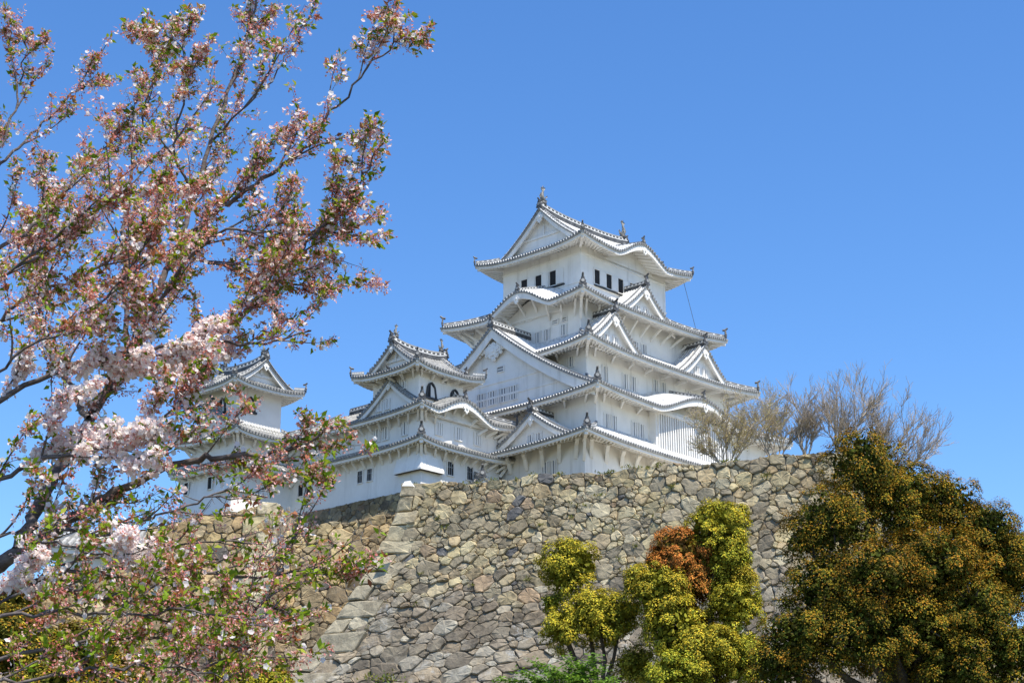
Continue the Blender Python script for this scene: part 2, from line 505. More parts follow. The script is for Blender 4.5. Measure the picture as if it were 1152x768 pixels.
def gegyo(mb, p, e, out, s=1.0, wide=False):
    """carved pendant under the gable peak"""
    up = np.array([0, 0, 1.0])
    if wide:
        for cx_, cz_, rr, th in ((0, -1.0, .72, .3), (-.85, -.85, .52, .24), (.85, -.85, .52, .24), (-1.55, -.75, .40, .18), (1.55, -.75, .40, .18), (-2.1, -1.0, .28, .14), (2.1, -1.0, .28, .14),
                                 (-.45, -1.65, .40, .22), (.45, -1.65, .40, .22), (0, -2.15, .32, .2), (-1.2, -1.4, .30, .17), (1.2, -1.4, .30, .17), (-2.5, -1.35, .18, .11), (2.5, -1.35, .18, .11), (0, -.35, .45, .2), (-.7, -.25, .3, .16), (.7, -.25, .3, .16)):
            c0 = np.array(p, float) + np.array(e) * cx_ * s + up * cz_ * s
            mb.disc(c0, out, e, rr * s, th, 'plaster', 11)
            mb.disc(c0 + np.array(out) * th, out, e, rr * s * .45, .07, 'plaster', 8)
    else:
        o = [(-.12, 0), (-.3, -.2), (-.52, -.32), (-.5, -.55), (-.3, -.6), (-.34, -.85), (-.14, -.95), (0, -1.18), (.14, -.95), (.34, -.85), (.3, -.6), (.5, -.55), (.52, -.32), (.3, -.2), (.12, 0)]
        mb.plate([(x * s, z * s) for x, z in o], p, e, out, up, 0.14, 'plaster')
        mb.disc(np.array(p) + np.array(out) * .14 + up * -.45 * s, out, e, 0.16 * s, 0.1, 'plaster', 6)

def verge(mb, curve, out, inn_d, bw=0.55, ped_back=0.9, zb=None, rolls='roll', oversail=0.0, pedimat='plaster'):
    """gable edge along curve (left foot - peak - right foot): tile ends, barge board, soffit and recessed pediment"""
    out = np.array(out, float)
    C = [np.array(p, float) for p in curve]
    up = np.array([0, 0, 1.0])
    e = np.cross(out, up) * -1.0     # to the right seen from outside
    # verge tile band
    mb.grid([[tuple(p + up * .03) for p in C], [tuple(p - up * .2) for p in C], [tuple(p - up * .2 - out * .16) for p in C]], 'tile')
    seg = [np.linalg.norm(q - p) for p, q in zip(C[:-1], C[1:])]
    L = sum(seg); n = int(L / 0.40)
    for i in range(n + 1):
        t = L * i / n; k = 0
        while k < len(seg) - 1 and t > seg[k]: t -= seg[k]; k += 1
        p = C[k] + (C[k + 1] - C[k]) * min(1, t / seg[k])
        mb.disc(p + up * .02, out, e, 0.125, 0.06, 'disc')
    m = len(C) // 2
    def inw(p, i, a):       # offset below the curve
        return p - up * a
    A0 = [p - up * .2 - out * .16 for p in C]
    A1 = [p - up * (.2 + bw * (1.0 + 0.25 * abs(i - m) / m)) - out * .16 for i, p in enumerate(C)]
    A2 = [p - out * .14 for p in A1]
    mb.grid([[tuple(p) for p in A0], [tuple(p) for p in A1], [tuple(p) for p in A2], [tuple(p - out * .14) for p in A0]], 'plaster')
    # soffit back to pediment
    S0 = [p - up * .26 - out * .3 for p in C]; S1 = [p - up * .26 - out * (ped_back + .02) for p in C]
    mb.grid([[tuple(p) for p in S0], [tuple(p) for p in S1]], 'plaster')
    # pediment
    zb = zb if zb is not None else min(C[0][2], C[-1][2]) - 0.3
    T = [p - up * .24 - out * ped_back for p in C]
    Bm = [np.array([p[0], p[1], min(zb, p[2] - .01)]) for p in T]
    mb.grid([[tuple(p) for p in T], [tuple(p) for p in Bm]], pedimat)

def gf(s): return 1.30 * s - 0.30 * s * s        # concave gable slope, steep at the peak
def gable(sd, x0, dfront, zap, hw, hg, dback, bw=0.5, gs=1.0, wide=False, ped_back=0.8, zb=None, rolls='roll', sheet='tile', crest=True, ridge_h=0.5, beams=False):
    mb = MB()
    ns = 24
    S = [2 * i / ns - 1 for i in range(ns + 1)]
    def P(s, d, dz=0): return sd.P(x0 + hw * s, d, zap - hg * gf(abs(s)) + dz)
    mb.grid([[P(s, dfront) for s in S], [P(s, dback) for s in S]], sheet)
    n = int((dback - dfront) / ROLL)
    r = .12
    for i in range(n + 1):
        d = dfront + .14 + (dback - dfront - .14) * i / max(1, n)
        for sg in (-1, 1):
            rows = []
            for j in range(13):
                s = sg * (0.02 + 0.98 * j / 12)
                rows.append([P(s, d - r, -.01), P(s, d - .65 * r, .85 * r), P(s, d + .65 * r, .85 * r), P(s, d + r, -.01)])
            mb.grid(rows, rolls)
    out = -sd.n
    curve = [P(s, dfront) for s in S]
    verge(mb, curve, out, None, bw, ped_back, zb)
    pk = np.array(P(0, dfront))
    gegyo(mb, pk + out * (-.12 if not wide else -.62) - np.array([0, 0, .2 + bw * (.75 if not wide else 1.5)]), sd.e, out, gs, wide)
    # verge ridge rolls just inside the edge
    for sg in (-1, 1):
        hip_and_ridge(mb, [P(sg * (0.03 + .95 * j / 8), dfront + .75, .05) for j in range(9)], .3, .24, False)
    hip_and_ridge(mb, [P(0, dfront + .1, .05), P(0, dback, .05)], .45, ridge_h)
    if crest: oni(mb, P(0, dfront + .15, .05), out, 1.15)
    if beams:
        zz = (zb if zb else zap - hg) 
        for hh, ww in ((1.75, 10.6), (3.4, 8.0)):
            p0 = sd.P(x0 - ww, dfront + ped_back - .03, zz + hh); p1 = sd.P(x0 + ww, dfront + ped_back - .03, zz + hh)
            mb.bar(p0, p1, .12, .22, 'plaster')
    return mb

def bell(t): return 0.5 * (1 + math.cos(math.pi * t)) if abs(t) < 1 else 0.0
def kbell(t):
    t = abs(t)
    if t >= 1: return 0.0
    return bell(t) ** 0.9

def roof_tier(root, cx, cy, a, b, zc, up, ai, bi, rise, ov, kara={}, g=0.55, sides='SWNE', ridge=True, rolls='roll', sheet='tile', brack=2.0, rise_soff=0.28, brackets=True, name='roof', nhip=True, bl=1.5, curve_b=.25, bsz=.2):
    """skirt roof round a storey; kara: side -> (x, half width, height)"""
    ze = zc - up
    mb = MB(); karas = []
    prof = lambda t: rise * ((1 - g * .5) * t + g * .5 * t * t)
    for w in sides:
        sd = Side(cx, cy, a, b, w)
        Ai = ai if w in 'SN' else bi
        Dm = (b - bi) if w in 'SN' else (a - ai)
        A = sd.A
        lim = lambda d, A=A, Ai=Ai, Dm=Dm: A + (Ai - A) * d / Dm
        kx = kara.get(w)
        def zf(x, d, lim=lim, Dm=Dm, kx=kx):
            t = min(1, d / Dm)
            r = min(1.0, abs(x) / lim(min(d, Dm)))
            u_ = up
            z = ze + prof(t) + u_ * r ** 3.2 * (1 - t) ** 1.5
            if kx:
                k = kbell((x - kx[0]) / kx[1])
                if k > 0: z = max(z, ze + kx[2] * k + .32 * d)
            return z
        bz = (lambda x, kx=kx: kx[2] * kbell((x - kx[0]) / kx[1])) if kx else None
        roof_side(mb, sd, lim, zf, Dm, ze, ov, rolls, sheet, nx=90 if kx else 40, brack=brack, bz=bz, wallA=A - ov, rise_soff=rise_soff, brackets=brackets, bl=bl, curve_b=curve_b, bsz=bsz)
        if kx:
            karas.append((sd, kx, zf, Dm))
    hips = []
    if ridge:
        for sx, sy in ((-1, -1), (1, -1), (1, 1), (-1, 1)):
            pts = []; hipm = MB(); hips.append(hipm)
            for j in range(9):
                t = 0.06 + .94 * j / 8
                x = cx + sx * (a + (ai - a) * t); y = cy + sy * (b + (bi - b) * t)
                pts.append((x, y, ze + prof(t) + up * (1 - t) ** 1.5 + .02))
            hip_and_ridge(hipm, pts, .36, .40)
            o_ = np.array([sx, sy, 0.0])
            oni(hipm, pts[0], o_, 1.1)
            # corner beam under the eave
            c0 = (cx + sx * (a - ov), cy + sy * (b - ov), ze - .55 + rise_soff * ov); c1 = (cx + sx * (a - .25), cy + sy * (b - .25), zc - .62)
            mb.bar(c0, c1, .32, .34, 'plaster')
            if brackets:
                f0 = (cx + sx * (a - ov), cy + sy * (b - ov), ze - .55 + rise_soff * ov - bl * 1.05)
                mb.bar(f0, (np.array(c0) * .45 + np.array(c1) * .55), .28, .3, 'plaster')
    ro = mb.build(name, root)
    for sd, kx, zf, Dm in karas:
        k = MB()
        xs = [kx[0] + kx[1] * 1.08 * (2 * i / 40 - 1) for i in range(41)]
        # broad plastered board following the undulating eave, and the panel behind it
        hgt = lambda x: .30 + .34 * kbell((x - kx[0]) / kx[1])
        k.grid([[sd.P(x, .10, zf(x, 0) - .16) for x in xs], [sd.P(x, .10, zf(x, 0) - .2 - hgt(x)) for x in xs], [sd.P(x, .4, zf(x, 0) - .2 - hgt(x)) for x in xs]], 'plaster')
        k.grid([[sd.P(x, ov - .12, zf(x, 0) - .25) for x in xs], [sd.P(x, ov - .12, ze - .35) for x in xs]], 'plaster')
        k.bar(sd.P(kx[0] - kx[1] * .8, ov - .16, ze - .15), sd.P(kx[0] + kx[1] * .8, ov - .16, ze - .15), .2, .26, 'plaster')
        gegyo(k, np.array(sd.P(kx[0], .02, zf(kx[0], 0) - .45)), sd.e, -sd.n, .9)
        hip_and_ridge(k, [sd.P(kx[0], .25, zf(kx[0], 0) + .04), sd.P(kx[0], Dm * .85, zf(kx[0], Dm * .85) + .02)], .4, .42)
        oni(k, sd.P(kx[0], .2, zf(kx[0], 0) + .04), -sd.n, .9)
        k.build('curved_gable', ro)
    for hipm in hips: hipm.build('ridge', ro)
    return ro

def irimoya(root, cx, cy, a, b, zc, up, xv, zr, ov, axis='x', kara=None, rolls='roll', sheet='tile', brack=2.2, gs=.9, rise_soff=0.28, brackets=True, fish=1.0, bl=1.3, bw=.5):
    """hip-and-gable top roof; ridge along local x (axis x) or y; xv = half length to the verge"""
    ze = zc - up
    mb = MB()
    if axis == 'x': main, ends, D, Am, Ae = 'SN', 'WE', b, a, b
    else: main, ends, D, Am, Ae = 'WE', 'SN', a, b, a
    dh = Am - xv                       # depth of the hip part
    k2 = 0.30
    H = zr - ze
    base = lambda d: H * ((1 - k2) * d / D + k2 * (d / D) ** 2)
    upf = lambda d: up * max(0, 1 - d / (dh + 1.0)) ** 1.5
    feats = []
    for w in main:
        sd = Side(cx, cy, a, b, w)
        lim = lambda d: max(Am - d, xv)
        kx = kara.get(w) if kara else None
        def zf(x, d, kx=kx, lim=lim):
            r = min(1, abs(x) / lim(d))
            z = ze + base(d) + upf(d) * r ** 3.2 + (.55 * (abs(x) / xv) ** 3 * (d / D) ** 2 if d > dh else 0)
            if kx:
                k = kbell((x - kx[0]) / kx[1])
                if k > 0: z = max(z, ze + kx[2] * k + .14 * d)
            return z
        bz = (lambda x, kx=kx: kx[2] * kbell((x - kx[0]) / kx[1])) if kx else None
        # the slope grid: kink at the hip/verge handled by clustering rows there
        roof_side(mb, sd, lim, zf, D, ze, ov, rolls, sheet, nx=80 if kx else 44, nd=16, brack=brack, bz=bz, wallA=Am - ov, rise_soff=rise_soff, brackets=brackets, bl=bl)
        feats.append((sd, zf, kx))
    for w in ends:
        sd = Side(cx, cy, a, b, w)
        Dm = dh + 1.1
        lim = lambda d: Ae - d
        def zf(x, d, lim=lim):
            r = min(1, abs(x) / lim(d))
            return ze + base(d) + upf(d) * r ** 3.2
        roof_side(mb, sd, lim, zf, Dm, ze, ov, rolls, sheet, nd=6, brack=brack, wallA=Ae - ov, rise_soff=rise_soff, brackets=brackets, bl=bl)
    ro = mb.build('roof', root)
    for sx, sy in ((-1, -1), (1, -1), (1, 1), (-1, 1)):
        pts = []; rg = MB()
        for j in range(6):
            d = 0.1 + (dh - .1) * j / 5
            pts.append((cx + sx * (a - d), cy + sy * (b - d), ze + base(d) + upf(d) + .02))
        hip_and_ridge(rg, pts, .34, .38)
        oni(rg, pts[0], (sx, sy, 0), .85)
        c0 = (cx + sx * (a - ov), cy + sy * (b - ov), ze - .55 + rise_soff * ov); c1 = (cx + sx * (a - .25), cy + sy * (b - .25), zc - .62)
        rg.bar(c0, c1, .3, .32, 'plaster')
        rg.build('ridge', ro)
    # verge ridges down the slope + main ridge
    sdm, zfm, _ = feats[0]
    for sd, zf, kx in feats:
        for sg in (-1, 1):
            pts = [sd.P(sg * (xv - .75), d, zf(sg * (xv - .75), d) + .02) for d in [dh + .3 + (D - dh - .4) * j / 8 for j in range(9)]]
            rg = MB(); hip_and_ridge(rg, pts, .32, .3)
            oni(rg, pts[0], -sd.n, .75); rg.build('ridge', ro)
    rpts = [sdm.P(-xv + .15 + (2 * xv - .3) * j / 12, D, zfm(-xv + .15 + (2 * xv - .3) * j / 12, D) + .03) for j in range(13)]
    rg = MB(); hip_and_ridge(rg, rpts, .55, .75)
    rg.build('ridge', ro)
    for w in ends:
        g_ = MB()
        sd = Side(cx, cy, a, b, w)
        curve = []
        nn = 12
        for j in range(2 * nn + 1):
            q = j / nn - 1                   # -1..1 along the end, right positive
            d = D - abs(q) * (D - dh * .82)
            x = math.copysign(D - d, q) if q else 0.0
            z = ze + base(d) + (.55 * (d / D) ** 2 if d > dh else upf(d))
            curve.append(sd.P(x, dh, z))
        verge(g_, curve, -sd.n, None, bw, .95, ze + base(dh) - .3)
        pk = np.array(curve[nn])
        gegyo(g_, pk + sd.n * .12 - np.array([0, 0, .2 + bw * .8]), sd.e, -sd.n, gs)
        oni(g_, pk + sd.n * .1 + np.array([0, 0, .03]), -sd.n, 1.0)
        # cross beam and strut in the pediment
        zc_ = pk[2] - (pk[2] - curve[0][2]) * .62
        hw = (D - dh) * .5
        g_.bar(sd.P(-hw, dh + .86, zc_), sd.P(hw, dh + .86, zc_), .14, .28, 'plaster')
        g_.bar(sd.P(0, dh + .86, zc_), sd.P(0, dh + .86, zc_ + 1.4), .28, .14, 'plaster')
        g_.build('gable', ro)
        if fish:
            s_ = shachi(pk + sd.n * .7 + np.array([0, 0, .75]), -sd.n, fish)
            s_.build('ridge_fish', ro, True)
    for sd, zf, kx in feats:
        if not kx: continue
        k = MB()
        xs = [kx[0] + kx[1] * 1.08 * (2 * i / 40 - 1) for i in range(41)]
        hgt = lambda x: .30 + .34 * kbell((x - kx[0]) / kx[1])
        k.grid([[sd.P(x, .10, zf(x, 0) - .16) for x in xs], [sd.P(x, .10, zf(x, 0) - .2 - hgt(x)) for x in xs], [sd.P(x, .4, zf(x, 0) - .2 - hgt(x)) for x in xs]], 'plaster')
        k.grid([[sd.P(x, ov - .12, zf(x, 0) - .25) for x in xs], [sd.P(x, ov - .12, ze - .35) for x in xs]], 'plaster')
        gegyo(k, np.array(sd.P(kx[0], .02, zf(kx[0], 0) - .45)), sd.e, -sd.n, .8)
        hip_and_ridge(k, [sd.P(kx[0], .25, zf(kx[0], 0) + .04), sd.P(kx[0], D * .5, zf(kx[0], D * .5) + .02)], .36, .36)
        oni(k, sd.P(kx[0], .2, zf(kx[0], 0) + .04), -sd.n, .85)
        k.build('curved_gable', ro)
    return ro

def wall_box(root, cx, cy, a, b, z0, z1, batter=0.0, rails=(), posts=0):
    mb = MB()
    A0, B0 = a + batter, b + batter
    mb.hexa([(cx - A0, cy - B0, z0), (cx + A0, cy - B0, z0), (cx + A0, cy + B0, z0), (cx - A0, cy + B0, z0), (cx - a, cy - b, z1), (cx + a, cy - b, z1), (cx + a, cy + b, z1), (cx - a, cy + b, z1)], 'plaster')
    for z in rails:
        for w in 'SWNE':
            sd = Side(cx, cy, a, b, w)
            mb.bar(sd.P(-sd.A - .05, -.02, z), sd.P(sd.A + .05, -.02, z), .12, .16, 'plaster')
    if posts:
        for w in 'SWNE':
            sd = Side(cx, cy, a, b, w)
            n = int(2 * sd.A / posts)
            for i in range(n + 1):
                x = -sd.A + .05 + (2 * sd.A - .1) * i / n
                mb.bar(sd.P(x, -.015, z1 - 2.1), sd.P(x, -.015, z1), .2, .07, 'plaster', up=sd.n)
    return mb.build('wall', root)

def window(root, sd, x, d, z, w, h, kind='bars', label=None):
    """window on the wall plane at depth d of a side; z = centre; frame and bars stand proud"""
    mb = MB()
    o = d - .015
    def bx(x0, x1, z0, z1, dep, mat):
        p = [sd.P(x0, o - dep, z0), sd.P(x1, o - dep, z0), sd.P(x1, o, z0), sd.P(x0, o, z0), sd.P(x0, o - dep, z1), sd.P(x1, o - dep, z1), sd.P(x1, o, z1), sd.P(x0, o, z1)]
        mb.hexa(p, mat)
    hw, hh = w / 2, h / 2
    if kind == 'arch':
        out = []
        for x_, z_ in ((-.62, -1), (-.5, -.2), (-.44, .35), (-.26, .78), (0, 1), (.26, .78), (.44, .35), (.5, -.2), (.62, -1)):
            out.append((x_ * w, z_ * hh))
        mb.plate(out, sd.P(x, o, z), sd.e, -sd.n, np.array([0, 0, 1.0]), .02, 'void')
        for (x0, z0), (x1, z1) in zip(out[:-1], out[1:]):
            mb.bar(sd.P(x + x0, o - .07, z + z0), sd.P(x + x1, o - .07, z + z1), .16, .2, 'lacquer', up=sd.n)
        mb.bar(sd.P(x - w * .85, o - .1, z - hh - .06), sd.P(x + w * .85, o - .1, z - hh - .06), .24, .22, 'lacquer')
        mb.plate([(-.03 * w, -hh), (-.03 * w, hh * .8), (.42 * w, hh * .3), (.5 * w, -hh)], sd.P(x, o - .02, z), sd.e, -sd.n, np.array([0, 0, 1.0]), .03, 'plaster')
        return mb.build('window', root)
    bx(x - hw, x + hw, z - hh, z + hh, .012, {'bars': 'grille', 'open': 'void', 'slit': 'void', 'shut': 'grille', 'vent': 'grille', 'grid': 'void'}[kind])
    f = .09; fd = .11
    bx(x - hw - f, x - hw, z - hh - f, z + hh + f, fd, 'plaster'); bx(x + hw, x + hw + f, z - hh - f, z + hh + f, fd, 'plaster')
    bx(x - hw, x + hw, z + hh, z + hh + f, fd, 'plaster'); bx(x - hw, x + hw, z - hh - f, z - hh, fd + .03, 'plaster')
    if kind in ('bars', 'shut'):
        n = max(1, int(round(w / .36)))
        bw_ = .15 if kind == 'bars' else .22
        for i in range(n):
            c = x - hw + w * (i + .5) / n
            bx(c - bw_ / 2, c + bw_ / 2, z - hh, z + hh, .08, 'plaster')
    if kind == 'vent':
        bx(x - hw, x + hw, z - .05, z + .05, .08, 'plaster')
    if kind == 'grid':
        for i in range(1, 3):
            c = x - hw + w * i / 3
            bx(c - .035, c + .035, z - hh, z + hh, .06, 'grille')
        bx(x - hw, x + hw, z + .12, z + .2, .05, 'grille')
    return mb.build('window', root)

# ============================================================ the main keep
OFF = np.array([0.0, 0.0, 38.0])
keep = empty('castle_keep', tuple(L2W(0, 0, 38.0)), CASTLE_RZ)
setp(keep, 'tall white five-tiered castle keep with tiled gables, the highest building', 'castle keep')
wall_box(keep, 0, 0, 17.4, 14.4, 37.5, 45.9, .25)
wall_box(keep, 0, 0, 15.0, 14.0, 45.2, 51.2)
wall_box(keep, 0, 0, 12.65, 10.8, 51.8, 57.9)
wall_box(keep, 0, 0, 10.35, 8.1, 58.2, 64.3)
wall_box(keep, 0, 0, 7.7, 5.95, 64.8, 72.4, rails=(66.95, 70.4), posts=2.0)
roof_tier(keep, 0, 0, 20.1, 17.0, 45.75, .7, 15.0, 14.0, 2.3, 2.6, brack=2.3, bl=2.0, curve_b=1.6, bsz=.36)
r2 = roof_tier(keep, 0, 0, 17.46, 16.38, 51.2, .75, 12.65, 10.8, 3.2, 2.4, kara={'S': (.6, 8.4, 2.35)}, bl=.8, brack=2.8)
r3 = roof_tier(keep, 0, 0, 15.43, 13.59, 57.4, .8, 10.35, 8.1, 3.2, 2.8, brack=2.8, bl=.9)
r4 = roof_tier(keep, 0, 0, 13.15, 10.88, 63.9, .75, 7.7, 5.95, 2.75, 2.8, kara={'W': (1.2, 5.4, 2.2)}, brack=1.9, bl=1.9)
r5 = irimoya(keep, 0, 0, 10.1, 8.35, 71.8, .8, 8.0, 76.75, 2.4, 'x', kara={'S': (.9, 5.0, 2.1)}, brackets=False, fish=1.0, gs=1.1, bw=.55)
s2w = Side(0, 0, 17.46, 16.38, 'W')
gable(s2w, .6, .75, 60.5, 14.6, 9.1, 8, bw=1.0, gs=.85, wide=True, ped_back=.92, zb=51.0, ridge_h=.7, beams=True).build('gable', r2)
s2e = Side(0, 0, 17.46, 16.38, 'E')
gable(s2e, 0, .75, 60.5, 14.6, 9.1, 8, bw=1.0, gs=.85, wide=True, ped_back=.92, zb=51.0, ridge_h=.7).build('gable', r2)
s3 = Side(0, 0, 15.43, 13.59, 'S')
for xg in (-8.1, 8.1):
    gable(s3, xg, 2.3, 62.0, 5.2, 4.55, 6.5, bw=.6, gs=1.0, zb=57.3, ped_back=.9).build('gable', r3)
s4 = Side(0, 0, 13.15, 10.88, 'S')
gable(s4, 0, 1.6, 67.6, 5.2, 4.2, 6, bw=.55, gs=1.0, zb=63.6, ped_back=.9).build('gable', r4)
s1w = Side(0, 0, 20.1, 17.0, 'W')
r1 = [o for o in keep.children if o.name.startswith('roof')][0]
gable(s1w, 8.0, 1.6, 49.2, 5.7, 3.4, 6, bw=.5, gs=.85, zb=45.4, ped_back=.8).build('gable', r1)
# windows. W side x = -y, S side x = x
S6, W6 = Side(0, 0, 7.7, 5.95, 'S'), Side(0, 0, 7.7, 5.95, 'W')
def opening(sd, x, z):
    window(keep, sd, x, 0, z, .95, 1.75, 'open')
    mb = MB()
    mb.bar(sd.P(x + 1.05, -.06, z - .87), sd.P(x + 1.05, -.06, z + .87), 1.0, .08, 'plaster', up=sd.n)
    mb.build('shutter', keep)
for x in (-2.55, -.35, 1.85): opening(W6, x, 68.25)
for x in (-4.95, -2.85, -.75, 1.4): opening(S6, x, 68.1)
mb = MB(); mb.bar(W6.P(-3.2, -.14, 67.15), W6.P(3.6, -.14, 67.15), .22, .14, 'lacquer'); mb.build('window_rail', keep); mb = MB(); mb.bar(S6.P(-5.5, -.14, 67.0), S6.P(2.9, -.14, 67.0), .22, .14, 'lacquer'); mb.build('window_rail', keep)
W5, S5 = Side(0, 0, 10.35, 8.1, 'W'), Side(0, 0, 10.35, 8.1, 'S')
for x, z in ((1.9, 60.5), (3.25, 60.5), (5.75, 60.55)): window(keep, W5, x, 0, z, .75, 1.25)
for x in (4.45, 5.75): window(keep, W5, x, 0, 61.75, .8, .4, 'vent')
for x in (-.6, .6): window(keep, W5, x, 0, 63.4, .8, 1.2)
W4, S4 = Side(0, 0, 12.65, 10.8, 'W'), Side(0, 0, 12.65, 10.8, 'S')
window(keep, W4, 8.6, 0, 55.75, .8, 1.1)
for x, z in ((-9.7, 54.6), (-6.3, 54.5), (-4.9, 54.5), (-1.0, 55.0), (.4, 55.0), (5.0, 55.0), (6.4, 55.0)): window(keep, S4, x, 0, z, .8, 1.7)
for x in (-1.0, .5): window(keep, S5, x, 0, 59.9, .9, 2.0)
for x in (-.8, .8): window(keep, s4, x, 2.5, 64.75, .7, .8)
for xg in (-8.1, 8.1):
    for dx in (-.8, .8): window(keep, s3, xg + dx, 3.2, 58.9, .75, 1.0)
for x in (-1.6, .1, 1.75, 3.2): window(keep, s2w, x, 1.67, 52.75, 1.15, 1.5)
window(keep, s2w, 1.3, 1.67, 55.75, .9, .55, 'vent')
for x in (7.4, 8.6): window(keep, s1w, x, 2.4, 46.55, .7, .8)
S2, W2 = Side(0, 0, 15.0, 14.0, 'S'), Side(0, 0, 15.0, 14.0, 'W')
for x in (-13.4, -12.2, -8.9, -7.7): window(keep, S2, x, 0, 47.8, .75, 2.1)
W1 = Side(0, 0, 17.4, 14.4, 'W')
for x in (9.3, 10.4): window(keep, W1, x, -.12, 42.9, .8, 1.7)
# the latticed bay under the great curved gable
mb = MB()
mb.box(-6.4, 7.6, -15.0, -13.9, 45.2, 50.9, 'plaster')
for i in range(34):
    x = -6.0 + 13.2 * i / 33
    mb.box(x - .09, x + .09, -15.16, -15.003, 46.3, 50.2, 'plaster')
mb.box(-5.8, 7.2, -15.012, -14.9, 46.35, 50.15, 'grille')
mb.box(-6.5, 7.7, -15.25, -13.95, 45.95, 46.28, 'plaster')
mb.box(-6.5, 7.7, -15.25, -13.95, 50.2, 50.5, 'plaster')
mb.build('lattice_bay', keep)
# lightning conductor line on the right of the top roof
mb = MB(); mb.tube([(9.2, -7.6, 70.8), (10.8, -7.4, 67.5), (12.0, -7.2, 65.2)], .03, 'dark', 4); mb.build('conductor_cable', keep)

# ============================================================ west small keep with its long wing
OFF = np.array([-24.0, 3.0, 39.7])
wk = empty('small_keep', tuple(L2W(*OFF)), CASTLE_RZ)
setp(wk, 'white three-storey small keep with curved gable and long lower wing left of main keep', 'castle keep')
OR, OT = 'oroll', 'otile'
wcx, wa, wcy, wb = -23.85, 7.2, 6.7, 11.6
wall_box(wk, wcx, wcy + .6, wa - 1.55, wb - 1.0, 39.7, 45.2, .1)
wall_box(wk, wcx, wcy + .6, wa - 1.65, wb - 1.1, 44.7, 48.8)
wall_box(wk, -26.4, .5, 3.2, 3.4, 48.3, 53.2)
roof_tier(wk, wcx, wcy, wa, wb, 44.95, .5, wa - 1.7, wb - 1.75, .85, 1.5, rolls=OR, sheet=OT, brack=1.25, bl=1.2)
wr2 = roof_tier(wk, wcx, wcy, wa, wb, 48.5, .55, wa - 5.2, wb - 5.2, 3.0, 1.6, kara={'S': (-.9, 4.6, 1.75)}, rolls=OR, sheet=OT, brack=1.3, bl=1.1)
mb = MB(); hip_and_ridge(mb, [(wcx - 2.0, 5.5, 51.0), (wcx - 2.0, 11.5, 51.0)], .5, .6); hip_and_ridge(mb, [(wcx - 2.0, 11.2, 51.0), (wcx + 2.0, 11.2, 51.0)], .5, .6)
mb.box(wcx - 2.0, wcx + 2.0, .6, 11.3, 50.7, 50.95, 'otile'); mb.build('ridge', wr2)
swr2 = Side(wcx, wcy, wa, wb, 'W')
gable(swr2, wcy - .9, .7, 51.9, 4.5, 3.2, 3.5, bw=.42, gs=.6, zb=48.4, ped_back=.6, rolls=OR, sheet=OT, ridge_h=.4).build('gable', wr2)
irimoya(wk, -26.4, .5, 5.0, 5.0, 52.9, .55, 4.0, 55.25, 1.8, 'x', rolls=OR, sheet=OT, brack=1.3, gs=.6, fish=.62, bl=.9, bw=.35)
WS1 = Side(wcx, wcy, wa - 1.55, wb - 1.6, 'S'); WW1 = Side(wcx, wcy, wa - 1.55, wb - 1.6, 'W')
WS2 = Side(wcx, wcy, wa - 1.65, wb - 1.7, 'S'); WW2 = Side(wcx, wcy, wa - 1.65, wb - 1.7, 'W')
WS3 = Side(-26.4, .5, 3.2, 3.4, 'S'); WW3 = Side(-26.4, .5, 3.2, 3.4, 'W')
for x in (-27.0, -24.2, -21.4): window(wk, WS2, x - wcx, 0, 46.55, .95, 1.3, 'shut')
for y in (7.3, 3.3, 1.95, -.8): window(wk, WW2, wcy - y, 0, 46.55, .85, 1.35, 'shut')
for y in (11.0, 12.4): window(wk, WW2, wcy - y, 0, 46.55, .85, 1.35, 'shut')
for x in (-25.45, -22.65): window(wk, WS1, x - wcx, -.06, 42.65, .85, 1.4, 'grid')
for y in (5.55, 4.1): window(wk, WW1, wcy - y, -.06, 42.5, .75, 1.25, 'grid')
for y in (9.85, 13.6, 14.9): window(wk, WW1, wcy - y, -.06, 42.55, .8, 1.25, 'slit')
for x in (-27.9, -24.5): window(wk, WS3, x + 26.4, 0, 50.45, 1.15, 1.6, 'arch')
window(wk, WS3, .3, 0, 51.9, .8, .5, 'vent')
window(wk, WW3, 1.2, 0, 51.3, .8, 1.1, 'shut')
for y in (2.7, 1.5): window(wk, swr2, wcy - y, 1.3, 49.5, .7, 1.1, 'shut')
# stone-dropping bay folded round the corner
def drop_bay(root, x0, y0, lx, ly, z0, z1, out):
    mb = MB()
    o = out
    for (p, q, n) in (((x0, y0), (x0 + lx, y0), (0, -1)), ((x0, y0), (x0, y0 + ly), (-1, 0))):
        pass
    # flared skirt: bottom outline wider than the top
    T = [(x0 - .03, y0 + ly), (x0 - .03, y0 - .03), (x0 + lx, y0 - .03)]
    B = [(x0 - o, y0 + ly), (x0 - o, y0 - o), (x0 + lx, y0 - o)]
    I = [(x0 - .03, y0 + ly), (x0 - .03, y0 - .03), (x0 + lx, y0 - .03)]
    mb.grid([[(x, y, z1) for x, y in T], [(x, y, z0) for x, y in B], [(x, y, z0 - .16) for x, y in B]], 'plaster')
    mb.quad((x0 - .03, y0 + ly, z1), (x0 - o, y0 + ly, z0), (x0 - o, y0 + ly, z0 - .16), (x0 - .03, y0 + ly, z0 - .16), 'plaster')
    mb.quad((x0 + lx, y0 - .03, z1), (x0 + lx, y0 - o, z0), (x0 + lx, y0 - o, z0 - .16), (x0 + lx, y0 - .03, z0 - .16), 'plaster')
    # rim and the dark slot beneath
    mb.grid([[(x, y, z0 - .16) for x, y in B], [(x * .3 + i * .7, y * .3 + j * .7, z0 - .16) for (x, y), (i, j) in zip(B, I)]], 'trunk')
    return mb.build('stone_drop_bay', root)
drop_bay(wk, wcx - wa + 1.5, wcy - wb + 1.55, 2.7, 3.3, 41.9, 43.9, .62)

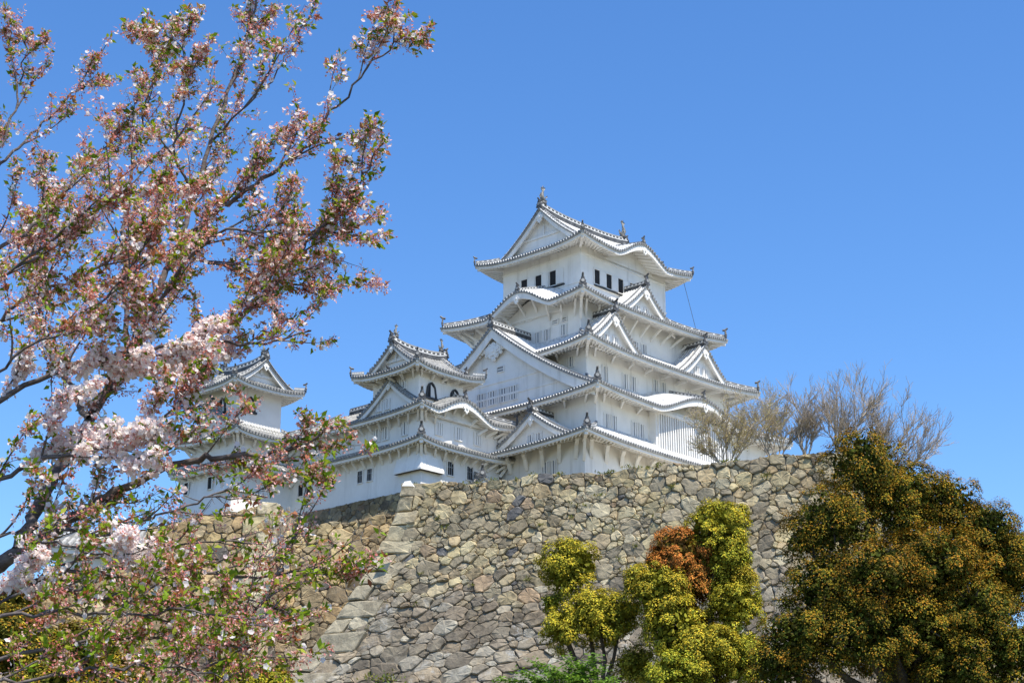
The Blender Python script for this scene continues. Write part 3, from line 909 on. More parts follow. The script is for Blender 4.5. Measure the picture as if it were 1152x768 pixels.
# ============================================================ north-west small keep
OFF = np.array([-33.4, 20.5, 39.7])
ik = empty('small_keep', tuple(L2W(*OFF)), CASTLE_RZ)
setp(ik, 'white three-storey small keep behind the cherry blossom, leftmost of the castle buildings', 'castle keep')
icx, icy = -33.4, 20.6
wall_box(ik, icx, icy + .3, 3.6, 3.8, 39.2, 45.5, .7)
wall_box(ik, icx, icy + .2, 3.4, 3.9, 44.9, 48.8)
wall_box(ik, icx, icy + .3, 3.0, 3.1, 48.3, 54.2)
roof_tier(ik, icx, icy + .3, 4.95, 5.9, 44.9, .5, 3.4, 3.9, 1.1, 1.4, rolls=OR, sheet=OT, brack=1.3, bl=1.1)
ir2 = roof_tier(ik, icx, icy + .1, 4.95, 5.5, 48.2, .5, 3.0, 3.1, 1.5, 1.5, rolls=OR, sheet=OT, brack=1.3, bl=1.0)
sir = Side(icx, icy + .1, 4.95, 5.5, 'W')
gable(sir, .2, .6, 51.0, 3.6, 2.4, 3.5, bw=.4, gs=.55, zb=48.0, ped_back=.6, rolls=OR, sheet=OT, ridge_h=.4).build('gable', ir2)
irimoya(ik, icx, icy + .3, 4.9, 4.9, 53.9, .55, 4.0, 56.2, 1.8, 'y', rolls=OR, sheet=OT, brack=1.4, gs=.7, fish=.6, bl=.9, bw=.4, brackets=False)
IS3 = Side(icx, icy + .3, 3.0, 3.1, 'S'); IW3 = Side(icx, icy + .3, 3.0, 3.1, 'W')
window(ik, IS3, -1.3, 0, 51.55, 1.0, 1.6, 'arch'); window(ik, IW3, .6, 0, 51.55, 1.0, 1.6, 'arch')
IW1 = Side(icx, icy + .3, 4.2, 4.8, 'W')
for x in (-3.6, .5): window(ik, Side(icx, icy + .3, 3.9, 4.5, 'W'), x, -.1, 42.9, .7, 1.3, 'slit')
drop_bay(ik, icx - 3.75, icy + .3 - 3.95, 4.2, 2.2, 41.7, 43.9, .62)

# ============================================================ low gallery between the keeps
OFF = np.array([-18.5, -1.0, 38.0])
gl = empty('connecting_gallery', tuple(L2W(*OFF)), CASTLE_RZ)
setp(gl, 'low white gallery with small tiled roof in the gap between the two keeps', 'gallery')
wall_box(gl, -18.0, -1.5, 3.4, 2.6, 37.5, 41.6)
roof_tier(gl, -18.0, -1.5, 4.6, 3.8, 41.9, .3, 3.2, .4, 1.7, 1.2, rolls=OR, sheet=OT, brack=1.3, bl=.8)
OFF = np.zeros(3)

# unseen pale gravel court before the main keep, added to bounce warm light onto it
b = MB()
q = [tuple(L2W(x, y, 0)[:2]) for x, y in ((-17, -32), (17, -32), (17, -15.2), (-17, -15.2))]
b.hexa([(x, y, 29.0) for x, y in q] + [(x, y, 37.2) for x, y in q], 'joint')
b.quad(*[(x, y, 37.21) for x, y in q], 'gravel')
setp(b.build('courtyard', None, off=np.zeros(3)), kind='structure')

# ============================================================ dry stone walls
def clip(poly, px, py, nx, ny):
    out = []
    n = len(poly)
    for i in range(n):
        a = poly[i]; b = poly[(i + 1) % n]
        da = (a[0] - px) * nx + (a[1] - py) * ny; db = (b[0] - px) * nx + (b[1] - py) * ny
        if da <= 0: out.append(a)
        if (da < 0 < db) or (db < 0 < da):
            t = da / (da - db)
            out.append((a[0] + (b[0] - a[0]) * t, a[1] + (b[1] - a[1]) * t))
    return out
def voronoi(u0, u1, v0, v1, size, rr, sizef=None, aspect=1.25):
    """irregular polygon stones filling the rectangle u0..u1 x v0..v1"""
    pts = []
    cells = {}
    def try_add(u, v, s):
        k = (int(u // 2), int(v // 2))
        for i in (-1, 0, 1):
            for j in (-1, 0, 1):
                for (a, b, s2) in cells.get((k[0] + i, k[1] + j), ()):
                    if ((a - u) / aspect) ** 2 + (b - v) ** 2 < (0.5 * (s + s2)) ** 2 * .8: return
        cells.setdefault(k, []).append((u, v, s)); pts.append((u, v, s))
    area = (u1 - u0) * (v1 - v0)
    for mult, n in ((1.5, .28), (1.05, 1.6), (.72, 4), (.42, 9)):
        for _ in range(int(area / size ** 2 * n)):
            u, v = rr.uniform(u0, u1), rr.uniform(v0, v1)
            f = sizef(v) if sizef else 1.0
            try_add(u, v, size * mult * f * rr.uniform(.85, 1.15))
    res = []
    for (u, v, s) in pts:
        k = (int(u // 2), int(v // 2))
        nb = [q for i in (-2, -1, 0, 1, 2) for j in (-2, -1, 0, 1, 2) for q in cells.get((k[0] + i, k[1] + j), ()) if q[0] != u or q[1] != v]
        nb.sort(key=lambda q: (q[0] - u) ** 2 + (q[1] - v) ** 2)
        R = 3.0
        poly = [(max(u0, u - R), max(v0, v - R)), (min(u1, u + R), max(v0, v - R)), (min(u1, u + R), min(v1, v + R)), (max(u0, u - R), min(v1, v + R))]
        for q in nb[:26]:
            # power-like split so that bigger stones take more room
            w = s / (s + q[2])
            du, dv = q[0] - u, q[1] - v
            poly = clip(poly, u + du * w, v + dv * w, du / aspect ** 2, dv)
            if len(poly) < 3: break
        if len(poly) >= 3: res.append(poly)
    return res

class Stones:
    def __init__(s): s.v = []; s.f = []; s.c = []; s.fm = []
    def stone(s, poly, mapf, col, rr, bulge=.05, gap=.009, lich=0.5):
        """poly in wall coordinates (u along, v down); mapf(u, v, out) -> world"""
        cu = sum(p[0] for p in poly) / len(poly); cv = sum(p[1] for p in poly) / len(poly)
        # rough outline: extra jittered points on every edge
        P = []
        n = len(poly)
        for i in range(n):
            a = poly[i]; b = poly[(i + 1) % n]
            l = math.hypot(b[0] - a[0], b[1] - a[1])
            if l < .06: continue
            # cut corner a little
            c = min(.07, .14 * l)
            P.append((a[0] + (b[0] - a[0]) * c / l, a[1] + (b[1] - a[1]) * c / l))
            if l > .5:
                j = rr.uniform(-.07, .05) 
                nx, ny = (b[1] - a[1]) / l, -(b[0] - a[0]) / l
                P.append(((a[0] + b[0]) / 2 + nx * j, (a[1] + b[1]) / 2 + ny * j))
            P.append((b[0] - (b[0] - a[0]) * c / l, b[1] - (b[1] - a[1]) * c / l))
        if len(P) < 3: return
        size = max(.2, (max(p[0] for p in P) - min(p[0] for p in P) + max(p[1] for p in P) - min(p[1] for p in P)) / 2)
        def inset(a):
            k = max(.1, 1 - 2 * a / size)
            return [(cu + (p[0] - cu) * k, cv + (p[1] - cv) * k) for p in P]
        tu, tv = rr.uniform(-.16, .16), rr.uniform(-.20, .10)
        off = rr.uniform(-.07, .08)
        b0 = len(s.v); m = len(P)
        rings = ((inset(gap), -.20), (inset(gap + .004), -.03), (inset(gap + .022), .015), (inset(gap + .09 * size), bulge * .8))
        for k, (ring, o) in enumerate(rings):
            for p in ring:
                jj = rr.uniform(-.03, .03) if k else 0
                s.v.append(mapf(p[0], p[1], off + o + jj + (tu * (p[0] - cu) + tv * (p[1] - cv)) * (0 if k == 0 else 1)))
        s.v.append(mapf(cu, cv, off + bulge))
        for k in range(3):
            for i in range(m):
                s.f.append((b0 + k * m + i, b0 + k * m + (i + 1) % m, b0 + (k + 1) * m + (i + 1) % m, b0 + (k + 1) * m + i))
        for i in range(m):
            s.f.append((b0 + 3 * m + i, b0 + 3 * m + (i + 1) % m, b0 + 4 * m))
        s.c += [(col[0], col[1], col[2], lich)] * (4 * m + 1)
    def build(s, name, parent):
        me = bpy.data.meshes.new(name)
        me.from_pydata(s.v, [], s.f)
        a = me.color_attributes.new('col', 'FLOAT_COLOR', 'POINT')
        a.data.foreach_set('color', np.array(s.c, np.float32).ravel())
        me.materials.append(M['stone']); me.update()
        o = bpy.data.objects.new(name, me); COL.objects.link(o); o.parent = parent
        return o

def lerp3(a, b, t): return tuple(a[i] + (b[i] - a[i]) * t for i in range(3))
def stone_col(rr, v, tan=1.0):
    """upper courses yellow-grey, lower ones darker, greyer and with more lichen"""
    t = min(1, max(0, (v - 4.6 + rr.uniform(-1.6, 1.6)) / 3.0)) 
    up = rr.choice([(.52, .44, .26), (.46, .395, .245), (.55, .47, .30), (.40, .345, .235), (.48, .38, .23), (.36, .31, .215), (.47, .42, .30), (.31, .27, .195)])
    lo = rr.choice([(.25, .215, .165), (.31, .27, .21), (.21, .18, .14), (.37, .335, .275), (.28, .235, .18), (.42, .39, .325), (.33, .27, .195)])
    c = lerp3(up, lo, t)
    if rr.random() < .025: c = (.40, .30, .20)
    if rr.random() < .02: c = (.16, .16, .165)
    k = rr.uniform(.72, 1.12)
    return tuple(x * k for x in c), .25 + .75 * t

def wall_map(P0, d, n, zt, off, bat, u0f=None, L=1):
    def f(u, v, o):
        uu = u + (u0f(v) * max(0, 1 - u / L) if u0f else 0)
        q = P0[:2] + d[:2] * uu + n[:2] * (off(v) + o * .95)
        return (q[0], q[1], zt(u) - v + o * bat)
    return f

# the great wall
rr = random.Random(11)
H = 15.5
offv = lambda v: .14 * v + .011 * v * v
u0v = lambda v: -.118 * max(0, v) ** 1.6
topz = lambda u: WZ + .10 * math.sin(u * .9) + .07 * math.sin(u * 2.3 + 1)
mp = wall_map(WA, wd, wn_, topz, offv, .3, u0v, 13.0)
great = empty('stone_wall', (float(WA[0] + wd[0] * WLEN / 2), float(WA[1] + wd[1] * WLEN / 2), 9.0))
setp(great, 'great dry stone wall of rough polygonal stones with a curved cornerstone edge on its left, below the keep', 'stone wall')
st = Stones()
for poly in voronoi(1.0, WLEN, 0, H, .58, rr, lambda v: 1.05 if v > 9 else .92):
    cv = sum(p[1] for p in poly) / len(poly)
    c, l = stone_col(rr, cv)
    st.stone(poly, mp, c, rr, lich=l)
st.build('stone_facing', great).matrix_parent_inverse = great.matrix_basis.inverted()
# corner blocks laid long and short
st = Stones(); v = -.12; k = 0
while v < H:
    h = rr.uniform(.62, .95) * (1.0 + .035 * v)
    ln = (rr.uniform(1.5, 2.1) if k % 2 == 0 else rr.uniform(.9, 1.25)) * (1 + .01 * v)
    c, l = stone_col(rr, v - 3.0)
    g_ = rr.uniform(.78, 1.0); c = tuple((x * .45 + y * .55) * g_ for x, y in zip(c, (.49, .44, .33)))
    st.stone([(0, v + .01), (ln, v), (ln, v + h), (0, v + h - .01)], lambda u, vv, o: mp(u, vv, o + .085), c, rr, bulge=.05, gap=.022, lich=l * .9)
    v += h; k += 1
st.build('corner_stones', great).matrix_parent_inverse = great.matrix_basis.inverted()
# top course of larger cap stones, the backing, and the wall's left flank
b = MB()
nu, nv = 30, 24
for (ua, ub) in ((0.0, WLEN),):
    b.grid([[mp(ua + (ub - ua) * i / nu, H * j / nv, -.085) for i in range(nu + 1)] for j in range(nv + 1)], 'joint')
bk = [tuple(np.array(mp(WLEN * i / nu, 0, -.16)) - wn_ * 9) for i in range(nu + 1)]
b.grid([[mp(WLEN * i / nu, 0.1, -.16) for i in range(nu + 1)], bk], 'soil')
b.grid([[mp(WLEN, H * j / nv, -.16), tuple(np.array(mp(WLEN, H * j / nv, -.16)) - wn_ * (9 + offv(H * j / nv)))] for j in range(nv + 1)], 'joint')
b.build('wall_core', great, off=np.array(great.location))
st = Stones()
lf = lambda u, v, o: tuple(np.array([WA[0], WA[1], 0]) + wd * (u0v(v) - o) - wn_ * (u - offv(v) * max(0, 1 - u / 9)) + np.array([0, 0, WZ - v]))
for poly in voronoi(.2, 9, 0, H, .9, rr):
    c, l = stone_col(rr, sum(p[1] for p in poly) / len(poly)); st.stone(poly, lf, c, rr, lich=l)
st.build('side_facing', great).matrix_parent_inverse = great.matrix_basis.inverted()
b = MB(); b.grid([[lf(9 * i / 6, H * j / 10, -.2) for i in range(7)] for j in range(11)], 'joint'); b.build('wall_core', great, off=np.array(great.location))

# lower rubble wall to the left, set back, with its own squared corner pier
def plain_wall(label, P0, P1, depth, H, size, seed, ztop, tan=(1, 1, 1), bat=.16, flank=0, name='stone_wall', lichv=3.0, corner=None):
    rr = random.Random(seed)
    d = np.array([P1[0] - P0[0], P1[1] - P0[1], 0]); L = float(np.linalg.norm(d)); d /= L
    n = np.array([d[1], -d[0], 0])
    root = empty(name, (float(P0[0] + d[0] * L / 2), float(P0[1] + d[1] * L / 2), float(ztop(0) - H)))
    setp(root, label, 'stone wall')
    m = wall_map(np.array(P0), d, n, ztop, lambda v: bat * v, .25)
    st = Stones()
    for poly in voronoi(0, L, 0, H, size, rr):
        cv = sum(p[1] for p in poly) / len(poly); cu = sum(p[0] for p in poly) / len(poly)
        c, l = stone_col(rr, cv + 4.6 - lichv)
        c = tuple(a * b for a, b in zip(c, tan))
        st.stone(poly, m, c, rr, lich=l * .8)
    inv = root.matrix_basis.inverted()
    st.build('stone_facing', root).matrix_parent_inverse = inv
    if corner:
        st = Stones(); v = -.05; k = 0
        while v < H:
            h = rr.uniform(.75, 1.05); ln = 2.1 if k % 2 else 1.25
            c, l = stone_col(rr, 0)
            st.stone([(L - ln, v), (L, v), (L, v + h), (L - ln, v + h)], lambda u, vv, o: m(u, vv, o + .12), tuple(x * 1.2 for x in c), rr, bulge=.04, gap=.02, lich=.2)
            v += h; k += 1
        st.build('corner_stones', root).matrix_parent_inverse = inv
    b = MB()
    b.grid([[m(L * i / 20, H * j / 8, -.085) for i in range(21)] for j in range(9)], 'joint')
    b.grid([[m(L * i / 20, .08, -.16) for i in range(21)], [tuple(np.array(m(L * i / 20, .08, -.16)) - n * depth) for i in range(21)]], 'soil')
    for uu in (0, L):
        b.grid([[m(uu, H * j / 8, -.16), tuple(np.array(m(uu, H * j / 8, -.16)) - n * (depth + bat * H * j / 8))] for j in range(9)], 'joint')
    b.build('wall_core', root, off=np.array(root.location))
    if flank:
        st = Stones()
        fm = lambda u, v, o: tuple(np.array(m(L, v, 0)) + d * (o + .0) - n * u)
        for poly in voronoi(0, flank, 0, H, size, rr):
            c, l = stone_col(rr, sum(p[1] for p in poly) / len(poly)); st.stone(poly, fm, tuple(a * b for a, b in zip(c, tan)), rr, lich=l * .5)
        st.build('side_facing', root).matrix_parent_inverse = inv
    return root
YB = 101.0
pa, pb = at(-70, 634, YB + 1), at(314, 566, YB - .5)
pa2, pb2 = at(300, 600, YB + 1.2), at(462, 575, YB + .6)
plain_wall('rubble stone wall ending in a squared stone pier, left of the great wall', pa, pb, 4, 11, .62, 21,
           lambda u: float(pa[2] + (pb[2] - pa[2]) * u / np.linalg.norm((pb - pa)[:2])) + .12 * math.sin(u * 1.7) - 2.0 * float(smooth((12.8 - u) / .6)), (1.0, .9, .78), flank=4, corner=True, lichv=5.5)
plain_wall('lower rubble stone wall between the squared pier and the great wall', pa2, pb2, 4, 11, .66, 22,
           lambda u: float(pa2[2] + (pb2[2] - pa2[2]) * u / np.linalg.norm((pb2 - pa2)[:2])) + .10 * math.sin(u * 2.1), (1.0, .92, .82), lichv=5.0)
# stone bases, shade painted into their dark tint, carrying the small keeps and the main keep
def base(label, x0, y0, x1, y1, zt, H, seed):
    """base wall under castle-local line (x0,y0)-(x1,y1), outside on the right-hand side"""
    P0, P1 = L2W(x0, y0, zt), L2W(x1, y1, zt)
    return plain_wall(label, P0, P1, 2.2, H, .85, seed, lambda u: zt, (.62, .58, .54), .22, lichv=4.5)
base('dark shaded stone base under the long wing of the small keep', -30.3, 17.0, -30.3, -4.7, 39.75, 9.5, 31)
base('stone base under the leftmost small keep', -38.2, 27.5, -38.2, 15.9, 39.2, 9.5, 32)
base('stone base under the front of the small keep, hidden low behind the great wall', -30.3, -4.7, -16.8, -4.7, 39.75, 9.5, 33)
base('tall stone base of the main keep on its south side', -17.9, -14.9, 18.0, -14.9, 37.9, 9, 34)
base('tall stone base of the main keep on its west side', -17.9, 14.9, -17.9, -14.9, 37.9, 9, 35)
pc, pd = at(985, 716, 93), at(1230, 722, 91)
plain_wall('low pale stone wall showing under the broad bronze evergreen at lower right', pc, pd, 5, 8, .8, 36, lambda u: float(pc[2]) + .1 * math.sin(u * 1.5), (1.05, 1.03, 1.0), lichv=2.5)
OFF = np.zeros(3)

# small tiled roof of a gatehouse low on the left
OFF = np.array(at(128, 629, 105.5)); ghr = empty('gatehouse', tuple(OFF), 0)
setp(ghr, 'small grey tiled roof of a low white gatehouse behind the cherry branches at far left', 'gatehouse')
gz = OFF[2]; gx, gy = OFF[0], OFF[1]
wall_box(ghr, gx, gy, 2.6, 2.0, gz - 3.5, gz + .3)
roof_tier(ghr, gx, gy, 3.5, 2.9, gz + .5, .25, 2.2, .3, 1.5, .8, rolls=OR, sheet=OT, brackets=False)
OFF = np.zeros(3)
# a scrap of white plaster lying on the wall corner
bmx = MB(); p = at(459, 544.5, 96.2)
bmx.add([tuple(p + np.array(q)) for q in ((-.35, 0, -.1), (.3, -.05, -.12), (.38, .3, -.1), (-.3, .35, -.1), (-.2, .05, .18), (.15, .0, .22), (.2, .22, .15), (-.15, .25, .14))],
        [(0, 1, 5, 4), (1, 2, 6, 5), (2, 3, 7, 6), (3, 0, 4, 7), (4, 5, 6, 7), (3, 2, 1, 0)], 'plaster')
setp(bmx.build('plaster_lump', None, off=np.zeros(3)), 'small lump of white plaster lying on the top corner of the great stone wall', 'rubble')

# ============================================================ plants
nr = np.random.default_rng(5)
def rand_dirs(n):
    v = nr.normal(size=(n, 3)); return v / np.linalg.norm(v, axis=1, keepdims=True)
def norm(v): return v / (np.linalg.norm(v, axis=-1, keepdims=True) + 1e-9)
def leaf_quads(pos, nrm, dirs, ln, wd_, fold=0.0):
    """kite-shaped leaves: base, side, tip, side"""
    d = norm(dirs - nrm * np.sum(dirs * nrm, 1, keepdims=True))
    e = np.cross(nrm, d)
    ln = ln[:, None]; wd_ = wd_[:, None]
    a = pos; c = pos + d * ln + nrm * ln * -.12
    b = pos + d * ln * .45 + e * wd_ + nrm * ln * fold; f = pos + d * ln * .45 - e * wd_ + nrm * ln * fold
    return np.stack([a, b, c, f], 1)
def pick(cols, n, p=None, var=.18):
    cols = np.array(cols); i = nr.choice(len(cols), n, p=p)
    c = cols[i] * (1 + nr.uniform(-var, var, (n, 1)))
    return np.concatenate([c, np.ones((n, 1))], 1)

def cloud_tree(name, label, cat, lobes, Y, base_px, inner, tips, tipfrac, leaf=.13, dens=1.0, group=None, seed=0, trunk_r=.22, tuft=.38, depth=1.0, trunk_top=None, shrink=.9, kl=90):
    """clipped garden tree: lobes (px, py, radius px, depth offset in m) of leaf tufts round a branching trunk"""
    rr = random.Random(seed)
    s = Y * 1.05 / FPX
    by = at(base_px[0], base_px[1], Y)
    base_pt = np.array([by[0], by[1], float(ground_z(np.array(by[0]), np.array(by[1])))])
    root = empty(name, tuple(base_pt)); setp(root, label, cat, group)
    V = []; C = []
    tubes = MB()
    top = trunk_top
    cents = [(at(px, py, Y + dy), r * s * shrink, rz) for px, py, r, dy, rz in lobes]
    low = min(c[0][2] for c in cents)
    fork = np.array([base_pt[0] * .5 + np.mean([c[0][0] for c in cents]) * .5, base_pt[1], max(base_pt[2] + .5, low - 1.2)])
    tubes.tube([base_pt - np.array([0, 0, .3]), base_pt * .5 + fork * .5 + np.array([.08, .05, 0]), fork], [trunk_r * 1.35, trunk_r * 1.05, trunk_r], 'trunk', 8)
    for c, r, rz in cents:
        m = fork * .45 + c * .55 + np.array([rr.uniform(-.3, .3), rr.uniform(-.3, .3), -.2])
        tubes.tube([fork, m, c, c + np.array([0, 0, r * .4])], [trunk_r * .7, trunk_r * .45, trunk_r * .3, trunk_r * .12], 'trunk', 6)
        for _ in range(7):
            dd = np.array([rr.uniform(-1, 1), rr.uniform(-1, 1), rr.uniform(-.5, 1)]); dd /= np.linalg.norm(dd)
            tubes.tube([c + dd * r * .1, c + dd * r * .5 + np.array([0, 0, .05]), c + dd * r * .85], [trunk_r * .22, trunk_r * .14, trunk_r * .05], 'trunk', 4)
        # the lobe is a cauliflower of smaller domes; leaf tufts sit on their outer sides
        ns = int(9 + 6 * min(1.5, r))
        g_ = (np.arange(ns) + .5) / ns; ph = nr.uniform(0, 6.28)
        SD = np.stack([np.cos(ph + 2.39996 * np.arange(ns)) * np.sqrt(1 - (1 - 2 * g_) ** 2), np.sin(ph + 2.39996 * np.arange(ns)) * np.sqrt(1 - (1 - 2 * g_) ** 2), 1 - 2 * g_], 1)
        SD = norm(SD + nr.normal(0, .15, (ns, 3)))
        sr = r * nr.uniform(.34, .52, ns) * (1.15 if ns < 14 else 1.0)
        SC = SD * (r * nr.uniform(.58, .74, ns))[:, None] * np.array([1, depth, rz])
        nt0 = int(dens * 16 * (r / tuft) ** 2 * (.5 + rz * .5) + 8)
        si = nr.integers(0, ns, nt0)
        D = norm(rand_dirs(nt0) + SD[si] * .55 + np.array([0, 0, .25]))
        T = SC[si] + D * (sr[si] * nr.uniform(.88, 1.04, nt0))[:, None]
        dd_ = np.linalg.norm(T[:, None, :] - SC[None], axis=2) / sr[None]
        dd_[np.arange(nt0), si] = 9
        keepm = dd_.min(1) > .86
        T = c + T[keepm]; D = D[keepm]; nt = len(T)
        T[:, 2] += -.1 * r
        ts = tuft * nr.uniform(.6, 1.25, nt)
        k = kl
        # each tuft: a dome of leaves opening outwards and upwards
        tn = norm(D * np.array([1, 1, .7]) + np.array([0, 0, .55]))
        pos = np.repeat(T, k, 0); n0 = np.repeat(tn, k, 0); sz = np.repeat(ts, k)
        q = rand_dirs(nt * k)
        q = norm(q + n0 * .75)
        ra = nr.uniform(.25, 1.0, nt * k) ** .6
        pos = pos + q * (sz * ra)[:, None] * .75
        ldir = norm(q * .8 + rand_dirs(nt * k) * .55 + n0 * .3)
        lnrm = norm(rand_dirs(nt * k) * .5 + n0 * .6 + q * .6 + np.array([0, 0, .3]))
        L = leaf * nr.uniform(.7, 1.3, nt * k)
        V.append(leaf_quads(pos, lnrm, ldir, L, L * .27, .05))
        tip = (np.sum(q * n0, 1) > .25) & (ra > .5) & (nr.random(nt * k) < tipfrac)
        ci = pick(inner, nt * k); ct = pick(tips, nt * k)
        # whole tufts differ a little
        tv = np.repeat(nr.uniform(.8, 1.2, (nt, 1)), k, 0)
        lt = np.array([rr.uniform(.92, 1.1), rr.uniform(.90, 1.06), 1.0])
        cc = np.where(tip[:, None], ct, ci); cc[:, :3] *= tv * lt
        C.append(cc)
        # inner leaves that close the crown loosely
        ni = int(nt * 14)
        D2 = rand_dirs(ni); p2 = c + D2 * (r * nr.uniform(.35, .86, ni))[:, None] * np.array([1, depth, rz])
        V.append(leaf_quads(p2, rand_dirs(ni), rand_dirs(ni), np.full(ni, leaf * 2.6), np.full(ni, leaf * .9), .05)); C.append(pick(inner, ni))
    tubes.build('trunk', root, True, off=base_pt)
    V = np.concatenate(V); C = np.concatenate(C)
    o = fast_mesh('crown', V, 4, 'needle', C, root, off=base_pt)
    return root
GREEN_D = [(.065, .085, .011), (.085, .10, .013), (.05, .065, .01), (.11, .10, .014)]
ORANGE = [(.30, .18, .017), (.34, .19, .018), (.27, .19, .018), (.28, .22, .02), (.32, .155, .018)]
YEL = [(.58, .46, .035), (.52, .45, .04), (.60, .43, .04), (.46, .43, .04)]
YGREEN = [(.24, .23, .022), (.27, .25, .028), (.18, .18, .02)]
RED = [(.52, .19, .04), (.58, .24, .05), (.48, .19, .04)]
cloud_tree('garden_tree', 'large broad evergreen with bronze-orange new leaves, right of the great wall', 'tree',
    [(972, 524, 41, 0, 1.0), (938, 588, 44, -.5, .85), (1014, 562, 46, .3, .95), (1064, 566, 34, .5, .9), (1108, 598, 36, .3, .9), (1144, 634, 34, .3, .9), (1050, 632, 46, -.9, .8), (930, 660, 44, -.6, .75), (900, 712, 40, -.9, .75), (962, 715, 48, -1.0, .8), (1030, 705, 52, -.7, .8), (1095, 690, 46, -.9, .8), (1138, 640, 40, .2, .85), (990, 645, 42, -1.2, .75), (1145, 735, 42, -1.2, .8), (1040, 640, 60, 1.0, .95), (990, 690, 70, 1.0, .9), (1095, 660, 60, .9, .9), (905, 608, 20, -.3, .8), (880, 750, 34, -.6, .8), (1080, 750, 44, -.9, .8)],
    46, (1035, 800), GREEN_D + [(.09, .08, .02)], ORANGE, .62, leaf=.062, dens=1.1, seed=1, trunk_r=.24, tuft=.38, shrink=.98, kl=110)
cloud_tree('garden_tree', 'small cloud-pruned tree with yellow-green tufts, leftmost of those before the great wall', 'tree',
    [(640, 636, 31, 0, 1.12), (672, 692, 33, -.3, .9), (634, 706, 24, -.5, .85), (700, 688, 20, .1, .85), (715, 748, 24, -.2, .75), (620, 678, 9, .0, .8)],
    58, (684, 800), YGREEN, YEL, .6, leaf=.075, dens=1.05, seed=2, trunk_r=.15, tuft=.33)
cloud_tree('garden_tree', 'small tree with rust-red new leaves between the yellow-green pruned trees', 'tree',
    [(764, 622, 31, -.5, .95), (774, 652, 26, -.4, 1.0), (748, 638, 17, -.5, .9), (775, 700, 24, .3, 1.0)],
    57.6, (790, 800), [(.16, .12, .02), (.22, .11, .03)], RED, .75, leaf=.075, dens=1.0, seed=3, trunk_r=.12, tuft=.28)
cloud_tree('garden_tree', 'tall upright pruned tree with bright yellow-green top, centre of those before the great wall', 'tree',
    [(808, 594, 35, .2, 1.0), (813, 630, 31, .3, 1.1), (828, 655, 22, .2, .9), (740, 664, 33, -.4, .9), (718, 652, 14, -.2, .9), (758, 704, 34, -.6, .85), (826, 682, 29, -.2, .9), (796, 732, 38, -.9, .8), (762, 758, 34, -1.2, .75), (834, 738, 33, -.7, .85)],
    57, (800, 810), YGREEN, YEL + [(.34, .38, .05)], .58, leaf=.075, dens=1.1, seed=4, trunk_r=.18, tuft=.33)
cloud_tree('shrub', 'low olive-yellow shrub at the foot of the stone walls, behind the cherry twigs', 'shrub',
    [(265, 765, 34, 0, .8), (300, 772, 26, .3, .7)], 52, (275, 815), YGREEN, YEL + ORANGE[:2], .6, leaf=.11, dens=1.0, seed=5, trunk_r=.08, tuft=.28)
cloud_tree('garden_tree', 'broad olive and orange tree behind the lowest cherry branches at far left', 'tree',
    [(22, 722, 42, 0, .85), (90, 735, 40, .6, .8), (55, 770, 40, -.5, .7), (130, 770, 34, .2, .7), (10, 680, 26, .8, .8)], 48, (60, 830), [(.10, .11, .016), (.13, .12, .02)], YEL + ORANGE + ORANGE, .5, leaf=.10, dens=.9, seed=6, trunk_r=.2, tuft=.34)
def pine_sprays(label):
    root = None
    Y = 50
    p0 = at(640, 800, Y); base_pt = np.array([p0[0], p0[1], float(ground_z(np.array(p0[0]), np.array(p0[1])))])
    root = empty('young_tree', tuple(base_pt)); setp(root, label, 'tree')
    tb = MB(); V = []; C = []
    ends = [(565, 764), (585, 756), (603, 744), (622, 752), (640, 742), (655, 748), (668, 738), (675, 752), (650, 764), (612, 766), (690, 765)]
    fork = at(640, 785, Y)
    tb.tube([base_pt - np.array([0, 0, .3]), fork], [.09, .06], 'trunk', 6)
    for i, (x, y) in enumerate(ends):
        e = at(x, y, Y + rnd.uniform(-.8, .8)); m = fork * .5 + e * .5 + np.array([0, 0, .12])
        tb.tube([fork, m, e], [.035, .022, .008], 'trunk', 5)
        n = 260
        t = nr.uniform(.35, 1.05, n)[:, None]
        pos = np.where(t < .5, fork + (m - fork) * t * 2, m + (e - m) * (t * 2 - 1)) + nr.normal(0, .12, (n, 3)) * np.array([1, 1, .55])
        L = nr.uniform(.09, .16, n)
        V.append(leaf_quads(pos, norm(rand_dirs(n) * .5 + np.array([0, 0, 1])), norm(rand_dirs(n) + (e - fork) * .4), L, L * .3, .03))
        C.append(pick([(.16, .30, .05), (.22, .36, .06), (.12, .22, .04)], n))
    tb.build('trunk', root, True, off=base_pt)
    fast_mesh('crown', np.concatenate(V), 4, 'leaf', np.concatenate(C), root, off=base_pt)
pine_sprays('fresh green young tree with flat leafy sprays at the bottom before the wall')

